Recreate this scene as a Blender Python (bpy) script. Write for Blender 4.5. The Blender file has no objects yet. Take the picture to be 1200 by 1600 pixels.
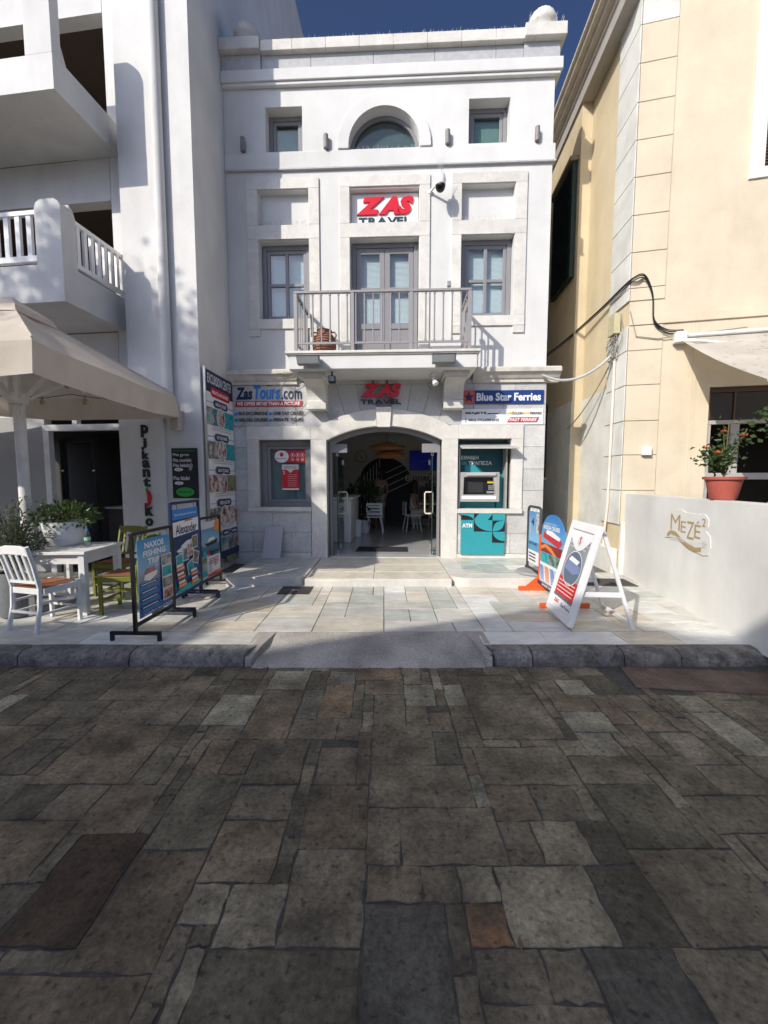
import bpy, bmesh, math, random
from mathutils import Vector, Matrix
from mathutils.geometry import tessellate_polygon
R = math.radians
S = bpy.context.scene
COL = S.collection
rng = random.Random(7)

# ------------------------------------------------------------------ camera, sky, sun, exposure
cam_d = bpy.data.cameras.new('camera'); cam = bpy.data.objects.new('camera', cam_d); COL.objects.link(cam)
cam.location = (0, 0, 1.70); cam.rotation_euler = (R(90 - 4.556), 0, 0)
cam_d.lens = 14.4; cam_d.sensor_width = 36; cam_d.clip_start = .05; cam_d.clip_end = 2000
S.camera = cam
LDIR = Vector((.90, .96, -.80)).normalized()
w = bpy.data.worlds.new('World'); S.world = w; w.use_nodes = True
nt = w.node_tree; nt.nodes.clear()
sky = nt.nodes.new('ShaderNodeTexSky'); sky.sky_type = 'NISHITA'; sky.sun_disc = False
sky.sun_elevation = R(31.3); sky.sun_rotation = R(223); sky.ozone_density = 6.5; sky.dust_density = 3.0; sky.air_density = .34; sky.altitude = 200
bg = nt.nodes.new('ShaderNodeBackground'); bg.inputs["Strength"].default_value = .138
wo = nt.nodes.new('ShaderNodeOutputWorld')
nt.links.new(sky.outputs[0], bg.inputs[0]); nt.links.new(bg.outputs[0], wo.inputs[0])
sd = bpy.data.lights.new('sun', 'SUN'); sd.energy = 3.15; sd.angle = R(.53); sd.color = (1, .935, .825)
sun = bpy.data.objects.new('sun', sd); COL.objects.link(sun); sun.location = (-8, -8, 12)
sun.rotation_euler = LDIR.to_track_quat('-Z', 'Y').to_euler()
S.view_settings.view_transform = 'Standard'; S.view_settings.look = 'None'
S.view_settings.exposure = .46; S.view_settings.gamma = 1
try: S.view_settings.use_curve_mapping = False
except Exception: pass

# ------------------------------------------------------------------ materials
_M = {}
def mat(name, col, rough=.6, var=.08, vs=5., bump=0., bs=60., metal=0., rnd=0., stain=0., ss=1.2, spec=.4, col2=None, scale=(1, 1, 1), pits=0., pscale=30., fine=0., fs=45., streak=0.):
    if name in _M: return _M[name]
    m = bpy.data.materials.new(name); m.use_nodes = True; n = m.node_tree.nodes; l = m.node_tree.links
    b = n['Principled BSDF']; b.inputs['Roughness'].default_value = rough; b.inputs['Metallic'].default_value = metal
    b.inputs['Specular IOR Level'].default_value = spec
    g = n.new('ShaderNodeNewGeometry'); mp = n.new('ShaderNodeMapping'); mp.inputs['Scale'].default_value = scale
    l.new(g.outputs['Position'], mp.inputs[0])
    no = n.new('ShaderNodeTexNoise'); no.inputs['Scale'].default_value = vs; no.inputs['Detail'].default_value = 7; no.inputs['Roughness'].default_value = .62
    l.new(mp.outputs[0], no.inputs['Vector'])
    r = n.new('ShaderNodeValToRGB'); r.color_ramp.elements[0].position = .32; r.color_ramp.elements[1].position = .68
    c2 = col2 or [min(1, c * (1 + var)) for c in col]
    r.color_ramp.elements[0].color = (*[c * (1 - var) for c in col], 1); r.color_ramp.elements[1].color = (*c2, 1)
    l.new(no.outputs[0], r.inputs[0]); out = r.outputs[0]
    def mul(a, fac_socket, lo, hi):
        mr = n.new('ShaderNodeMapRange'); mr.inputs['To Min'].default_value = lo; mr.inputs['To Max'].default_value = hi
        l.new(fac_socket, mr.inputs['Value'])
        x = n.new('ShaderNodeMix'); x.data_type = 'RGBA'; x.blend_type = 'MULTIPLY'; x.inputs[0].default_value = 1
        l.new(a, x.inputs[6]); l.new(mr.outputs[0], x.inputs[7]); return x.outputs[2], mr
    if rnd:
        oi = n.new('ShaderNodeObjectInfo'); out, _ = mul(out, oi.outputs['Random'], 1 - rnd, 1 + rnd)
    if stain:
        n2 = n.new('ShaderNodeTexNoise'); n2.inputs['Scale'].default_value = ss; n2.inputs['Detail'].default_value = 5; l.new(g.outputs['Position'], n2.inputs['Vector'])
        out, mr = mul(out, n2.outputs[0], 1 - stain, 1 + stain * .35); mr.inputs['From Min'].default_value = .34; mr.inputs['From Max'].default_value = .6
    if streak:
        m2 = n.new('ShaderNodeMapping'); m2.inputs['Scale'].default_value = (3.5, 3.5, .5); l.new(g.outputs['Position'], m2.inputs[0])
        n5 = n.new('ShaderNodeTexNoise'); n5.inputs['Scale'].default_value = 1.; n5.inputs['Detail'].default_value = 6; n5.inputs['Roughness'].default_value = .6; l.new(m2.outputs[0], n5.inputs['Vector'])
        out, mr = mul(out, n5.outputs[0], 1 - streak, 1.02); mr.inputs['From Min'].default_value = .30; mr.inputs['From Max'].default_value = .56
    if fine:
        n4 = n.new('ShaderNodeTexNoise'); n4.inputs['Scale'].default_value = fs; n4.inputs['Detail'].default_value = 8; n4.inputs['Roughness'].default_value = .75; l.new(mp.outputs[0], n4.inputs['Vector'])
        out, mr = mul(out, n4.outputs[0], 1 - fine, 1 + fine); mr.inputs['From Min'].default_value = .3; mr.inputs['From Max'].default_value = .7
    if pits:
        v = n.new('ShaderNodeTexNoise'); v.inputs['Scale'].default_value = pscale; v.inputs['Detail'].default_value = 3; l.new(g.outputs['Position'], v.inputs['Vector'])
        out, mr = mul(out, v.outputs[0], 1 - pits, 1); mr.inputs['From Min'].default_value = .3; mr.inputs['From Max'].default_value = .4
    l.new(out, b.inputs['Base Color'])
    if bump:
        n3 = n.new('ShaderNodeTexNoise'); n3.inputs['Scale'].default_value = bs; n3.inputs['Detail'].default_value = 6; n3.inputs['Roughness'].default_value = .6
        l.new(mp.outputs[0], n3.inputs['Vector'])
        bp = n.new('ShaderNodeBump'); bp.inputs['Strength'].default_value = min(1, bump); bp.inputs['Distance'].default_value = .012
        l.new(n3.outputs[0], bp.inputs['Height']); l.new(bp.outputs[0], b.inputs['Normal'])
    _M[name] = m; return m
def flat(name, col, rough=.45): return mat(name, col, rough, var=.03, vs=9)
def emit(name, col, s):
    if name in _M: return _M[name]
    m = mat(name, col, .3); b = m.node_tree.nodes['Principled BSDF']
    b.inputs['Emission Color'].default_value = (*col, 1); b.inputs['Emission Strength'].default_value = s; return m
def glass(name, tint, refl=.12, rough=.0, dark=0.):
    if name in _M: return _M[name]
    m = bpy.data.materials.new(name); m.use_nodes = True; n = m.node_tree.nodes; l = m.node_tree.links; n.clear()
    t = n.new('ShaderNodeBsdfTransparent'); t.inputs[0].default_value = (*tint, 1)
    gl = n.new('ShaderNodeBsdfGlossy'); gl.inputs['Roughness'].default_value = rough; gl.inputs['Color'].default_value = (1, 1, 1, 1)
    f = n.new('ShaderNodeLayerWeight'); f.inputs[0].default_value = .5
    pw = n.new('ShaderNodeMath'); pw.operation = 'POWER'; pw.inputs[1].default_value = 5; l.new(f.outputs['Facing'], pw.inputs[0])
    a = n.new('ShaderNodeMath'); a.operation = 'MULTIPLY_ADD'; a.inputs[1].default_value = .85; a.inputs[2].default_value = refl; l.new(pw.outputs[0], a.inputs[0])
    x = n.new('ShaderNodeMixShader'); l.new(a.outputs[0], x.inputs[0]); l.new(t.outputs[0], x.inputs[1]); l.new(gl.outputs[0], x.inputs[2])
    o = n.new('ShaderNodeOutputMaterial'); l.new(x.outputs[0], o.inputs[0]); _M[name] = m; return m
def cloth(name, col, trans=.3, **kw):
    if name in _M: return _M[name]
    m = mat(name, col, .85, .06, 3, .8, 5, stain=.12, ss=2, **kw); n = m.node_tree.nodes; l = m.node_tree.links
    b = n['Principled BSDF']; t = n.new('ShaderNodeBsdfTranslucent'); t.inputs[0].default_value = (*col, 1)
    x = n.new('ShaderNodeMixShader'); x.inputs[0].default_value = trans; l.new(b.outputs[0], x.inputs[1]); l.new(t.outputs[0], x.inputs[2])
    l.new(x.outputs[0], n['Material Output'].inputs[0]); return m
def leafmat(name, col, col2):
    if name in _M: return _M[name]
    m = mat(name, col, .45, .3, 7, col2=col2); n = m.node_tree.nodes; l = m.node_tree.links
    b = n['Principled BSDF']; t = n.new('ShaderNodeBsdfTranslucent'); t.inputs[0].default_value = (*[min(1, c * 1.5) for c in col2], 1)
    x = n.new('ShaderNodeMixShader'); x.inputs[0].default_value = .25; l.new(b.outputs[0], x.inputs[1]); l.new(t.outputs[0], x.inputs[2])
    l.new(x.outputs[0], n['Material Output'].inputs[0]); return m
def photo(name, cols, sc=9., vert=.0):
    "a printed snapshot: blotches of a few colours"
    if name in _M: return _M[name]
    m = bpy.data.materials.new(name); m.use_nodes = True; n = m.node_tree.nodes; l = m.node_tree.links
    b = n['Principled BSDF']; b.inputs['Roughness'].default_value = .45
    g = n.new('ShaderNodeNewGeometry'); no = n.new('ShaderNodeTexNoise'); no.inputs['Scale'].default_value = sc; no.inputs['Detail'].default_value = 5
    l.new(g.outputs['Position'], no.inputs['Vector']); r = n.new('ShaderNodeValToRGB'); e = r.color_ramp.elements
    while len(e) < len(cols): e.new(.5)
    for i, c in enumerate(cols): e[i].position = .33 + .34 * i / (len(cols) - 1); e[i].color = (*c, 1)
    l.new(no.outputs[0], r.inputs[0]); l.new(r.outputs[0], b.inputs['Base Color']); _M[name] = m; return m

def gradz(name, z0, z1, cols, noise=.12, sc=7.):
    "a printed picture running from cols[0] at the bottom to cols[-1] at the top, slightly blotchy"
    if name in _M: return _M[name]
    m = bpy.data.materials.new(name); m.use_nodes = True; n = m.node_tree.nodes; l = m.node_tree.links; b = n['Principled BSDF']; b.inputs['Roughness'].default_value = .4
    g = n.new('ShaderNodeNewGeometry'); sp = n.new('ShaderNodeSeparateXYZ'); l.new(g.outputs['Position'], sp.inputs[0]); mr = n.new('ShaderNodeMapRange'); mr.inputs['From Min'].default_value = z0; mr.inputs['From Max'].default_value = z1; l.new(sp.outputs[2], mr.inputs['Value'])
    no = n.new('ShaderNodeTexNoise'); no.inputs['Scale'].default_value = sc; no.inputs['Detail'].default_value = 6; l.new(g.outputs['Position'], no.inputs['Vector']); ma = n.new('ShaderNodeMath'); ma.operation = 'MULTIPLY_ADD'; ma.inputs[1].default_value = noise * 2; ma.inputs[2].default_value = -noise; l.new(no.outputs[0], ma.inputs[0])
    ad = n.new('ShaderNodeMath'); l.new(mr.outputs[0], ad.inputs[0]); l.new(ma.outputs[0], ad.inputs[1]); r = n.new('ShaderNodeValToRGB'); e = r.color_ramp.elements
    while len(e) < len(cols): e.new(.5)
    for i, (p_, c) in enumerate(cols): e[i].position = p_; e[i].color = (*c, 1)
    l.new(ad.outputs[0], r.inputs[0]); l.new(r.outputs[0], b.inputs['Base Color']); _M[name] = m; return m

PLASTER = mat('white_plaster', (.66, .655, .63), .85, .03, 2.5, .25, 14, stain=.07, ss=.9, streak=.035)
PLASTERB = mat('white_painted_wall', (.645, .64, .62), .85, .04, 2, .3, 12, stain=.10, ss=.8, streak=.05)
MARBLE = mat('cream_marble', (.66, .635, .58), .5, .06, 5, .05, 90, rnd=.05, stain=.06, ss=2.5, fine=.05, fs=20.)
ASHLAR = mat('pale_ashlar', (.555, .55, .525), .65, .09, 22, .15, 120, rnd=.08, stain=.12, ss=3, fine=.13, fs=34.)
GREYM = mat('grey_marble', (.43, .435, .44), .55, .1, 14, .08, 90, rnd=.05)
JOINT = mat('joint_mortar', (.36, .35, .33), .9, .1, 20)
ALU = mat('grey_painted_frame', (.24, .235, .245), .45, .04, 8)
RAILM = mat('grey_railing_paint', (.30, .29, .29), .45, .05, 12)
BLIND = mat('pale_blind', (.76, .80, .80), .6, .04, 8)
GLASSM = glass('clear_glass', (.91, .945, .95), .06)
GLASSD = glass('dim_glass', (.72, .80, .80), .06)
WHITE = mat('white_paint', (.78, .78, .77), .5, .03, 6, .05, 40)
WHITED = mat('worn_white_paint', (.74, .74, .72), .6, .05, 9, .12, 60, stain=.1, ss=5)
BLACK = mat('black_paint', (.012, .012, .013), .4, .2, 9)
DARK = mat('dark_void', (.02, .019, .018), .8, .2, 4)
STEEL = mat('brushed_steel', (.55, .55, .54), .35, .05, 20, metal=.8)
CREAMH = mat('cream_handle', (.72, .68, .55), .35, .03)
RED = flat('red_letter', (.62, .012, .03), .35); NAVY = flat('navy_print', (.015, .025, .075)); PWHITE = flat('white_print', (.8, .8, .8))
PBLUE = flat('blue_print', (.03, .22, .60)); SKYB = flat('sky_blue_print', (.12, .34, .56)); TEAL = flat('teal_panel', (.03, .30, .34)); TEALD = flat('dark_teal_panel', (.004, .075, .095))
PRED = flat('red_print', (.55, .02, .025)); PORANGE = flat('orange_print', (.75, .22, .02)); PYEL = flat('yellow_print', (.75, .55, .03)); GREENP = flat('green_print', (.03, .36, .06))
GREYP = flat('grey_print', (.28, .29, .31)); DRED = flat('dark_red_print', (.25, .012, .015)); PBLACK = flat('black_print', (.012, .013, .015)); TURQ = flat('turquoise_print', (.02, .42, .42)); GOLDP = flat('tan_print', (.42, .30, .13))
YELW = mat('cream_yellow_plaster', (.63, .54, .40), .85, .05, 1.6, .25, 16, stain=.08, ss=.9, streak=.035, fine=.04, fs=6.)
YELS = mat('pale_yellow_plaster', (.62, .52, .345), .85, .05, 2, .2, 20, stain=.10, ss=.9, streak=.05)
YELG = mat('greyish_lime_paint', (.66, .655, .60), .85, .05, 3, .2, 30, stain=.12, ss=1.5)
CORN = mat('cornice_stone', (.66, .59, .47), .8, .08, 6, .15, 40, stain=.15, ss=2)
TERRA = mat('terracotta', (.42, .10, .07), .6, .06, 10, .05, 60)
TERRAJ = mat('banded_terracotta', (.30, .14, .08), .8, .1, 20, .2, 60)
WOODL = mat('straw_seat', (.34, .14, .07), .8, .25, 40, .6, 90, scale=(1, 6, 1))
OLIVE = mat('olive_green_paint', (.17, .18, .022), .5, .1, 10, .08, 50)
LEAF = leafmat('shrub_leaf', (.025, .05, .014), (.075, .125, .035)); LEAFO = leafmat('olive_leaf', (.06, .085, .045), (.14, .17, .10)); LEAFT = leafmat('tree_leaf', (.04, .07, .02), (.08, .13, .04))
BARK = mat('bark', (.12, .09, .06), .9, .2, 14, .5, 40)
CANVAS = cloth('beige_canvas', (.70, .625, .53), .26); AWN = cloth('white_awning_cloth', (.74, .69, .60), .38, pits=.55, pscale=11.)
SKIN = mat('skin', (.36, .19, .12), .5, .05); HAIR = mat('dark_hair', (.03, .015, .01), .6, .2, 30)
CONC = mat('ramp_concrete', (.43, .40, .355), .9, .18, 60, .6, 110, stain=.30, ss=2.2, fine=.28, fs=70.)
KERBM = mat('kerb_stone_grey', (.20, .186, .168), .85, .35, 9, 1., 22, rnd=.1, stain=.4, ss=4, fine=.45, fs=28., pits=.5, pscale=24)
MORT = mat('dark_mortar', (.085, .078, .066), .95, .3, 20, .5, 60)
GROUT = mat('pavement_grout', (.15, .135, .115), .9, .2, 20)
INTW = mat('interior_wall', (.62, .60, .56), .8, .03); INTF = mat('interior_tile', (.50, .50, .49), .12, .06, 3)

# ------------------------------------------------------------------ mesh helpers
class MB:
    def __init__(s, xf=None): s.v = []; s.f = []; s.m = []; s.xf = xf
    def add(s, vs, fs, m=0):
        o = len(s.v)
        s.v += [tuple(s.xf @ Vector(p)) if s.xf else tuple(p) for p in vs]
        s.f += [tuple(i + o for i in f) for f in fs]; s.m += [m] * len(fs); return s
    def box(s, x0, x1, y0, y1, z0, z1, m=0):
        x0, x1 = min(x0, x1), max(x0, x1); y0, y1 = min(y0, y1), max(y0, y1); z0, z1 = min(z0, z1), max(z0, z1)
        return s.add([(x0, y0, z0), (x1, y0, z0), (x1, y1, z0), (x0, y1, z0), (x0, y0, z1), (x1, y0, z1), (x1, y1, z1), (x0, y1, z1)],
                     [(0, 3, 2, 1), (4, 5, 6, 7), (0, 1, 5, 4), (1, 2, 6, 5), (2, 3, 7, 6), (3, 0, 4, 7)], m)
    def hexa(s, b, t, m=0):
        "8 corners: bottom quad b and top quad t, both counter-clockwise from above"
        return s.add(list(b) + list(t), [(0, 3, 2, 1), (4, 5, 6, 7), (0, 1, 5, 4), (1, 2, 6, 5), (2, 3, 7, 6), (3, 0, 4, 7)], m)
    def plate(s, loops, y0, y1, m=0, ax='y'):
        "2-D loops (first outer, rest holes) in x,z extruded along y (or x,y along z when ax='z', or y,z along x)"
        P = {'y': lambda a, b, t: (a, t, b), 'z': lambda a, b, t: (a, b, t), 'x': lambda a, b, t: (t, a, b)}[ax]
        flatp = [p for lp in loops for p in lp]; N = len(flatp)
        if len(loops) == 1 and N <= 4: tr = [tuple(range(N))]
        else: tr = tessellate_polygon([[Vector((a, b, 0)) for a, b in lp] for lp in loops])
        vs = [P(a, b, y0) for a, b in flatp] + [P(a, b, y1) for a, b in flatp]
        fs = [tuple(t) for t in tr] + [tuple(i + N for i in reversed(t)) for t in tr]
        o = 0
        for lp in loops:
            k = len(lp)
            for i in range(k): fs.append((o + i, o + (i + 1) % k, o + (i + 1) % k + N, o + i + N))
            o += k
        return s.add(vs, fs, m)
    def tube(s, pts, r, seg=8, m=0, cap=True):
        pts = [Vector(p) for p in pts]; rs = r if isinstance(r, (list, tuple)) else [r] * len(pts)
        vs = []; fs = []; up = None
        for i, p in enumerate(pts):
            d = (pts[min(i + 1, len(pts) - 1)] - pts[max(i - 1, 0)]).normalized()
            if up is None: up = Vector((0, 0, 1)) if abs(d.z) < .9 else Vector((1, 0, 0))
            a = d.cross(up).normalized(); b = a.cross(d).normalized(); up = b
            for k in range(seg):
                t = 2 * math.pi * (k + .5) / seg; vs.append(p + (a * math.cos(t) + b * math.sin(t)) * rs[i])
        for i in range(len(pts) - 1):
            for k in range(seg): fs.append((i * seg + k, i * seg + (k + 1) % seg, (i + 1) * seg + (k + 1) % seg, (i + 1) * seg + k))
        if cap: fs.append(tuple(range(seg))[::-1]); fs.append(tuple(range((len(pts) - 1) * seg, len(pts) * seg)))
        return s.add(vs, fs, m)
    def bar(s, a, b, wx, wy=None, m=0):
        "square bar from a to b"
        a = Vector(a); b = Vector(b); wy = wy or wx; d = (b - a).normalized(); up = Vector((0, 0, 1)) if abs(d.z) < .95 else Vector((0, 1, 0))
        u = d.cross(up).normalized() * wx / 2; v = u.cross(d).normalized() * wy / 2
        q = [-u - v, u - v, u + v, -u + v]
        return s.add([a + k for k in q] + [b + k for k in q], [(0, 3, 2, 1), (4, 5, 6, 7), (0, 1, 5, 4), (1, 2, 6, 5), (2, 3, 7, 6), (3, 0, 4, 7)], m)
    def lathe(s, prof, c=(0, 0, 0), seg=24, m=0, close=True):
        vs = []; fs = []; n = len(prof)
        for r, z in prof:
            for k in range(seg):
                t = 2 * math.pi * k / seg; vs.append((c[0] + r * math.cos(t), c[1] + r * math.sin(t), c[2] + z))
        for i in range(n - 1):
            for k in range(seg): fs.append((i * seg + k, i * seg + (k + 1) % seg, (i + 1) * seg + (k + 1) % seg, (i + 1) * seg + k))
        if close: fs.append(tuple(range(seg))[::-1]); fs.append(tuple(range((n - 1) * seg, n * seg)))
        return s.add(vs, fs, m)
    def build(s, name, mats, parent=None, smooth=False, bevel=0., loc=None, recalc=True):
        me = bpy.data.meshes.new(name); me.from_pydata(s.v, [], s.f)
        if not isinstance(mats, (list, tuple)): mats = [mats]
        for q in mats: me.materials.append(q)
        me.polygons.foreach_set('material_index', s.m)
        if recalc:
            bm = bmesh.new(); bm.from_mesh(me); bmesh.ops.recalc_face_normals(bm, faces=bm.faces); bm.to_mesh(me); bm.free()
        if smooth: me.polygons.foreach_set('use_smooth', [True] * len(me.polygons))
        me.update()
        o = bpy.data.objects.new(name, me); COL.objects.link(o)
        if parent: o.parent = parent
        if loc: o.location = loc
        if smooth:
            try: me.set_sharp_from_angle(angle=R(40))
            except Exception: pass
        if bevel:
            b = o.modifiers.new('bevel', 'BEVEL'); b.width = bevel; b.segments = 2; b.limit_method = 'ANGLE'; b.angle_limit = R(40)
        return o
def tag(o, label=None, cat=None, group=None, kind=None):
    for k, v in (('label', label), ('category', cat), ('group', group), ('kind', kind)):
        if v: o[k] = v
    return o
def thing(name, label, cat, loc=(0, 0, 0), rz=0., group=None, rot=None):
    o = bpy.data.objects.new(name, None); COL.objects.link(o); o.empty_display_size = .2
    o.location = loc; o.rotation_euler = rot or (0, 0, rz); return tag(o, label, cat, group)
def copy_tree(o, parent=None):
    c = o.copy(); COL.objects.link(c)
    if parent: c.parent = parent
    for ch in [x for x in o.children]: copy_tree(ch, c)
    return c
def put(o, loc, rz, label): o.location = loc; o.rotation_euler = (0, 0, rz); o['label'] = label; return o
def textmesh(s, weight=.0, shear=0.):
    c = bpy.data.curves.new('text', 'FONT'); c.body = s; c.offset = weight; c.shear = shear; c.resolution_u = 3
    o = bpy.data.objects.new('text', c); m = bpy.data.meshes.new_from_object(o)
    vs = [v.co.copy() for v in m.vertices]; fs = [tuple(p.vertices) for p in m.polygons]
    bpy.data.meshes.remove(m); bpy.data.objects.remove(o); bpy.data.curves.remove(c)
    return vs, fs
class Print(MB):
    "flat print on a panel facing local -y; every layer 0.8 mm above the last"
    def __init__(s, y, xf=None): super().__init__(xf); s.y = y; s.n = 0; s.mats = []
    def slot(s, m):
        if m not in s.mats: s.mats.append(m)
        return s.mats.index(m)
    def poly(s, pts, m):
        s.n += 1; y = s.y - .0008 * s.n; N = len(pts)
        tr = [tuple(range(N))] if N <= 4 else [tuple(t) for t in tessellate_polygon([[Vector((a, b, 0)) for a, b in pts]])]
        return s.add([(a, y, b) for a, b in pts], tr, s.slot(m))
    def rect(s, x0, x1, z0, z1, m): return s.poly([(x0, z0), (x1, z0), (x1, z1), (x0, z1)], m)
    def ell(s, cx, cz, rx, rz, m, k=22): return s.poly([(cx + rx * math.cos(2 * math.pi * i / k), cz + rz * math.sin(2 * math.pi * i / k)) for i in range(k)], m)
    def pill(s, x0, x1, z0, z1, m):
        r = (z1 - z0) / 2; p = []
        for k in range(9): t = -math.pi / 2 + math.pi * k / 8; p.append((x1 - r + r * math.cos(t), (z0 + z1) / 2 + r * math.sin(t)))
        for k in range(9): t = math.pi / 2 + math.pi * k / 8; p.append((x0 + r + r * math.cos(t), (z0 + z1) / 2 + r * math.sin(t)))
        return s.poly(p, m)
    def text(s, t, x0, x1, z0, z1, m, weight=.015, shear=0.):
        vs, fs = textmesh(t, weight, shear)
        if not vs: return s
        ax = min(v.x for v in vs); bx = max(v.x for v in vs); ay = min(v.y for v in vs); by = max(v.y for v in vs)
        s.n += 1; y = s.y - .0008 * s.n
        return s.add([(x0 + (v.x - ax) / max(bx - ax, 1e-6) * (x1 - x0), y, z0 + (v.y - ay) / max(by - ay, 1e-6) * (z1 - z0)) for v in vs], fs, s.slot(m))
    def done(s, name, parent): return s.build(name, s.mats, parent, recalc=False)
def letters(word, x0, x1, z0, z1, y, depth, m, parent, weight=.03, shear=0., name='letter'):
    "solid letters, one object each, standing proud of the wall (front at y)"
    data = [(c,) + textmesh(c, weight, shear) for c in word]
    adv = []; xx = 0; gap = .06 - .42 * shear
    for qi, (c, vs, fs) in enumerate(data):
        nx2 = word[qi + 1] if qi + 1 < len(word) else ''
        gap = .06 - .42 * shear - (.17 if c + nx2 in ('ZA', 'AV', 'VA', 'RA') and shear else .08 if c + nx2 in ('AV', 'RA', 'VE') else 0) - (.05 if c + nx2 == 'AS' and shear else 0)
        a = min(v.x for v in vs); b = max(v.x for v in vs); adv.append((xx, a, b)); xx += (b - a) + gap
    tot = adv[-1][0] + adv[-1][2] - adv[-1][1]
    lo = min(v.y for _, vs, _ in data for v in vs); hi = max(v.y for _, vs, _ in data for v in vs)
    for (c, vs, fs), (o, a, b) in zip(data, adv):
        pts = [(x0 + (o + v.x - a) / tot * (x1 - x0), z0 + (v.y - lo) / (hi - lo) * (z1 - z0)) for v in vs]
        N = len(pts); mb = MB(); mb.add([(p, y, q) for p, q in pts] + [(p, y + depth, q) for p, q in pts], [tuple(f) for f in fs] + [tuple(i + N for i in reversed(f)) for f in fs])
        cnt = {}
        for f in fs:
            for i in range(len(f)):
                e = (f[i], f[(i + 1) % len(f)]); cnt[e] = 1
        mb.f += [(e[0], e[1], e[1] + N, e[0] + N) for e in cnt if (e[1], e[0]) not in cnt]; mb.m += [0] * (len(mb.f) - len(mb.m))
        mb.build(name, m, parent)
def arc(cx, cz, r, a0, a1, n): return [(cx + r * math.cos(R(a0 + (a1 - a0) * i / n)), cz + r * math.sin(R(a0 + (a1 - a0) * i / n))) for i in range(n + 1)]
def frame(ox, oy, deg):
    c, s = math.cos(R(deg)), math.sin(R(deg))
    return lambda u, v, z=0.: (ox + u * c - v * s, oy + u * s + v * c, z)
ZR = R(-2.5); zas = frame(0, 7.55, -2.5)
LC = (-2.853, 6.49); LR = R(-7); lef = frame(*LC, -7)
YC = (3.905, 6.75); YR = R(-13); yel = frame(*YC, -13)

# ------------------------------------------------------------------ ground, street, pavement
st = MB().plate([[(-400, -400), (400, -400), (400, 400), (-400, 400)]], -.06, -.035, ax='z').build('ground', mat('far_ground', (.30, .27, .22), .95, .2, 2)); tag(st, kind='structure')
street = MB().plate([[(-14, -6), (14, -6), (14, 3.75), (-14, 3.75)]], -.03, -.0042, ax='z').build('street', MORT); tag(street, kind='structure')
def stone_mesh(x0, x1, y0, y1, top, bot, gap, jit, bev, rg, tilt=.004, n=3):
    c = [(x0 + gap, y0 + gap), (x1 - gap, y0 + gap), (x1 - gap, y1 - gap), (x0 + gap, y1 - gap)]
    ring = []
    for i in range(4):
        a = c[i]; b = c[(i + 1) % 4]
        for k in range(n):
            t = (k + (rg.uniform(-.15, .15) if k else 0)) / n; j = jit * (1.2 if k else .9)
            ring.append((a[0] + (b[0] - a[0]) * t + rg.uniform(-j, j), a[1] + (b[1] - a[1]) * t + rg.uniform(-j, j)))
    cx, cy = (x0 + x1) / 2, (y0 + y1) / 2; tx, ty = rg.uniform(-tilt, tilt), rg.uniform(-tilt, tilt)
    N = len(ring); vs = [(x, y, bot) for x, y in ring]
    def ins(p, d):
        dx, dy = cx - p[0], cy - p[1]; L = math.hypot(dx, dy); return (p[0] + dx / L * d, p[1] + dy / L * d)
    zt = lambda x, y: top + (x - cx) * tx + (y - cy) * ty
    vs += [(x, y, zt(x, y) - bev * .8) for x, y in ring]
    r2 = [ins(p, bev * 1.4) for p in ring]; vs += [(x, y, zt(x, y)) for x, y in r2]
    fs = []
    for k in range(2):
        for i in range(N): fs.append((k * N + i, k * N + (i + 1) % N, (k + 1) * N + (i + 1) % N, (k + 1) * N + i))
    fs.append(tuple(range(2 * N, 3 * N)))
    return vs, fs
def pack(x0, x1, y0, y1, cell, sizes, rg, manual=(), keep=None):
    nx, ny = round((x1 - x0) / cell), round((y1 - y0) / cell); occ = set(); out = []
    for key, a, b, c, d in manual:
        i0, i1, j0, j1 = round((a - x0) / cell), round((b - x0) / cell), round((c - y0) / cell), round((d - y0) / cell)
        cells = [(i, j) for i in range(i0, max(i1, i0 + 1)) for j in range(j0, max(j1, j0 + 1)) if 0 <= i < nx and 0 <= j < ny]
        cells = [q for q in cells if q not in occ]
        if not cells: continue
        i0, i1 = min(q[0] for q in cells), max(q[0] for q in cells) + 1; j0, j1 = min(q[1] for q in cells), max(q[1] for q in cells) + 1
        if any((i, j) in occ for i in range(i0, i1) for j in range(j0, j1)): continue
        occ |= {(i, j) for i in range(i0, i1) for j in range(j0, j1)}; out.append((key, x0 + i0 * cell, x0 + i1 * cell, y0 + j0 * cell, y0 + j1 * cell))
    for j in range(ny):
        for i in range(nx):
            if (i, j) in occ: continue
            best = None
            for _ in range(10):
                a, b = rg.choice(sizes)
                if i + a > nx or j + b > ny: continue
                if all((p, q) not in occ for p in range(i, i + a) for q in range(j, j + b)): best = (a, b); break
            if not best:
                a = 1
                while a < 3 and i + a < nx and (i + a, j) not in occ: a += 1
                b = 1
                while b < 3 and j + b < ny and all((p, j + b) not in occ for p in range(i, i + a)): b += 1
                best = (a, b)
            a, b = best; occ |= {(p, q) for p in range(i, i + a) for q in range(j, j + b)}
            r = (None, x0 + i * cell, x0 + (i + a) * cell, y0 + j * cell, y0 + (j + b) * cell)
            if not keep or keep(r): out.append(r)
    return out
def stonemat(n, c, c2, r=.75): return mat(n, c, r, .35, 5, .9, 16, rnd=.22, stain=.35, ss=2.2, col2=c2, pits=.55, pscale=26, spec=.35, fine=.5, fs=38.)
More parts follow.
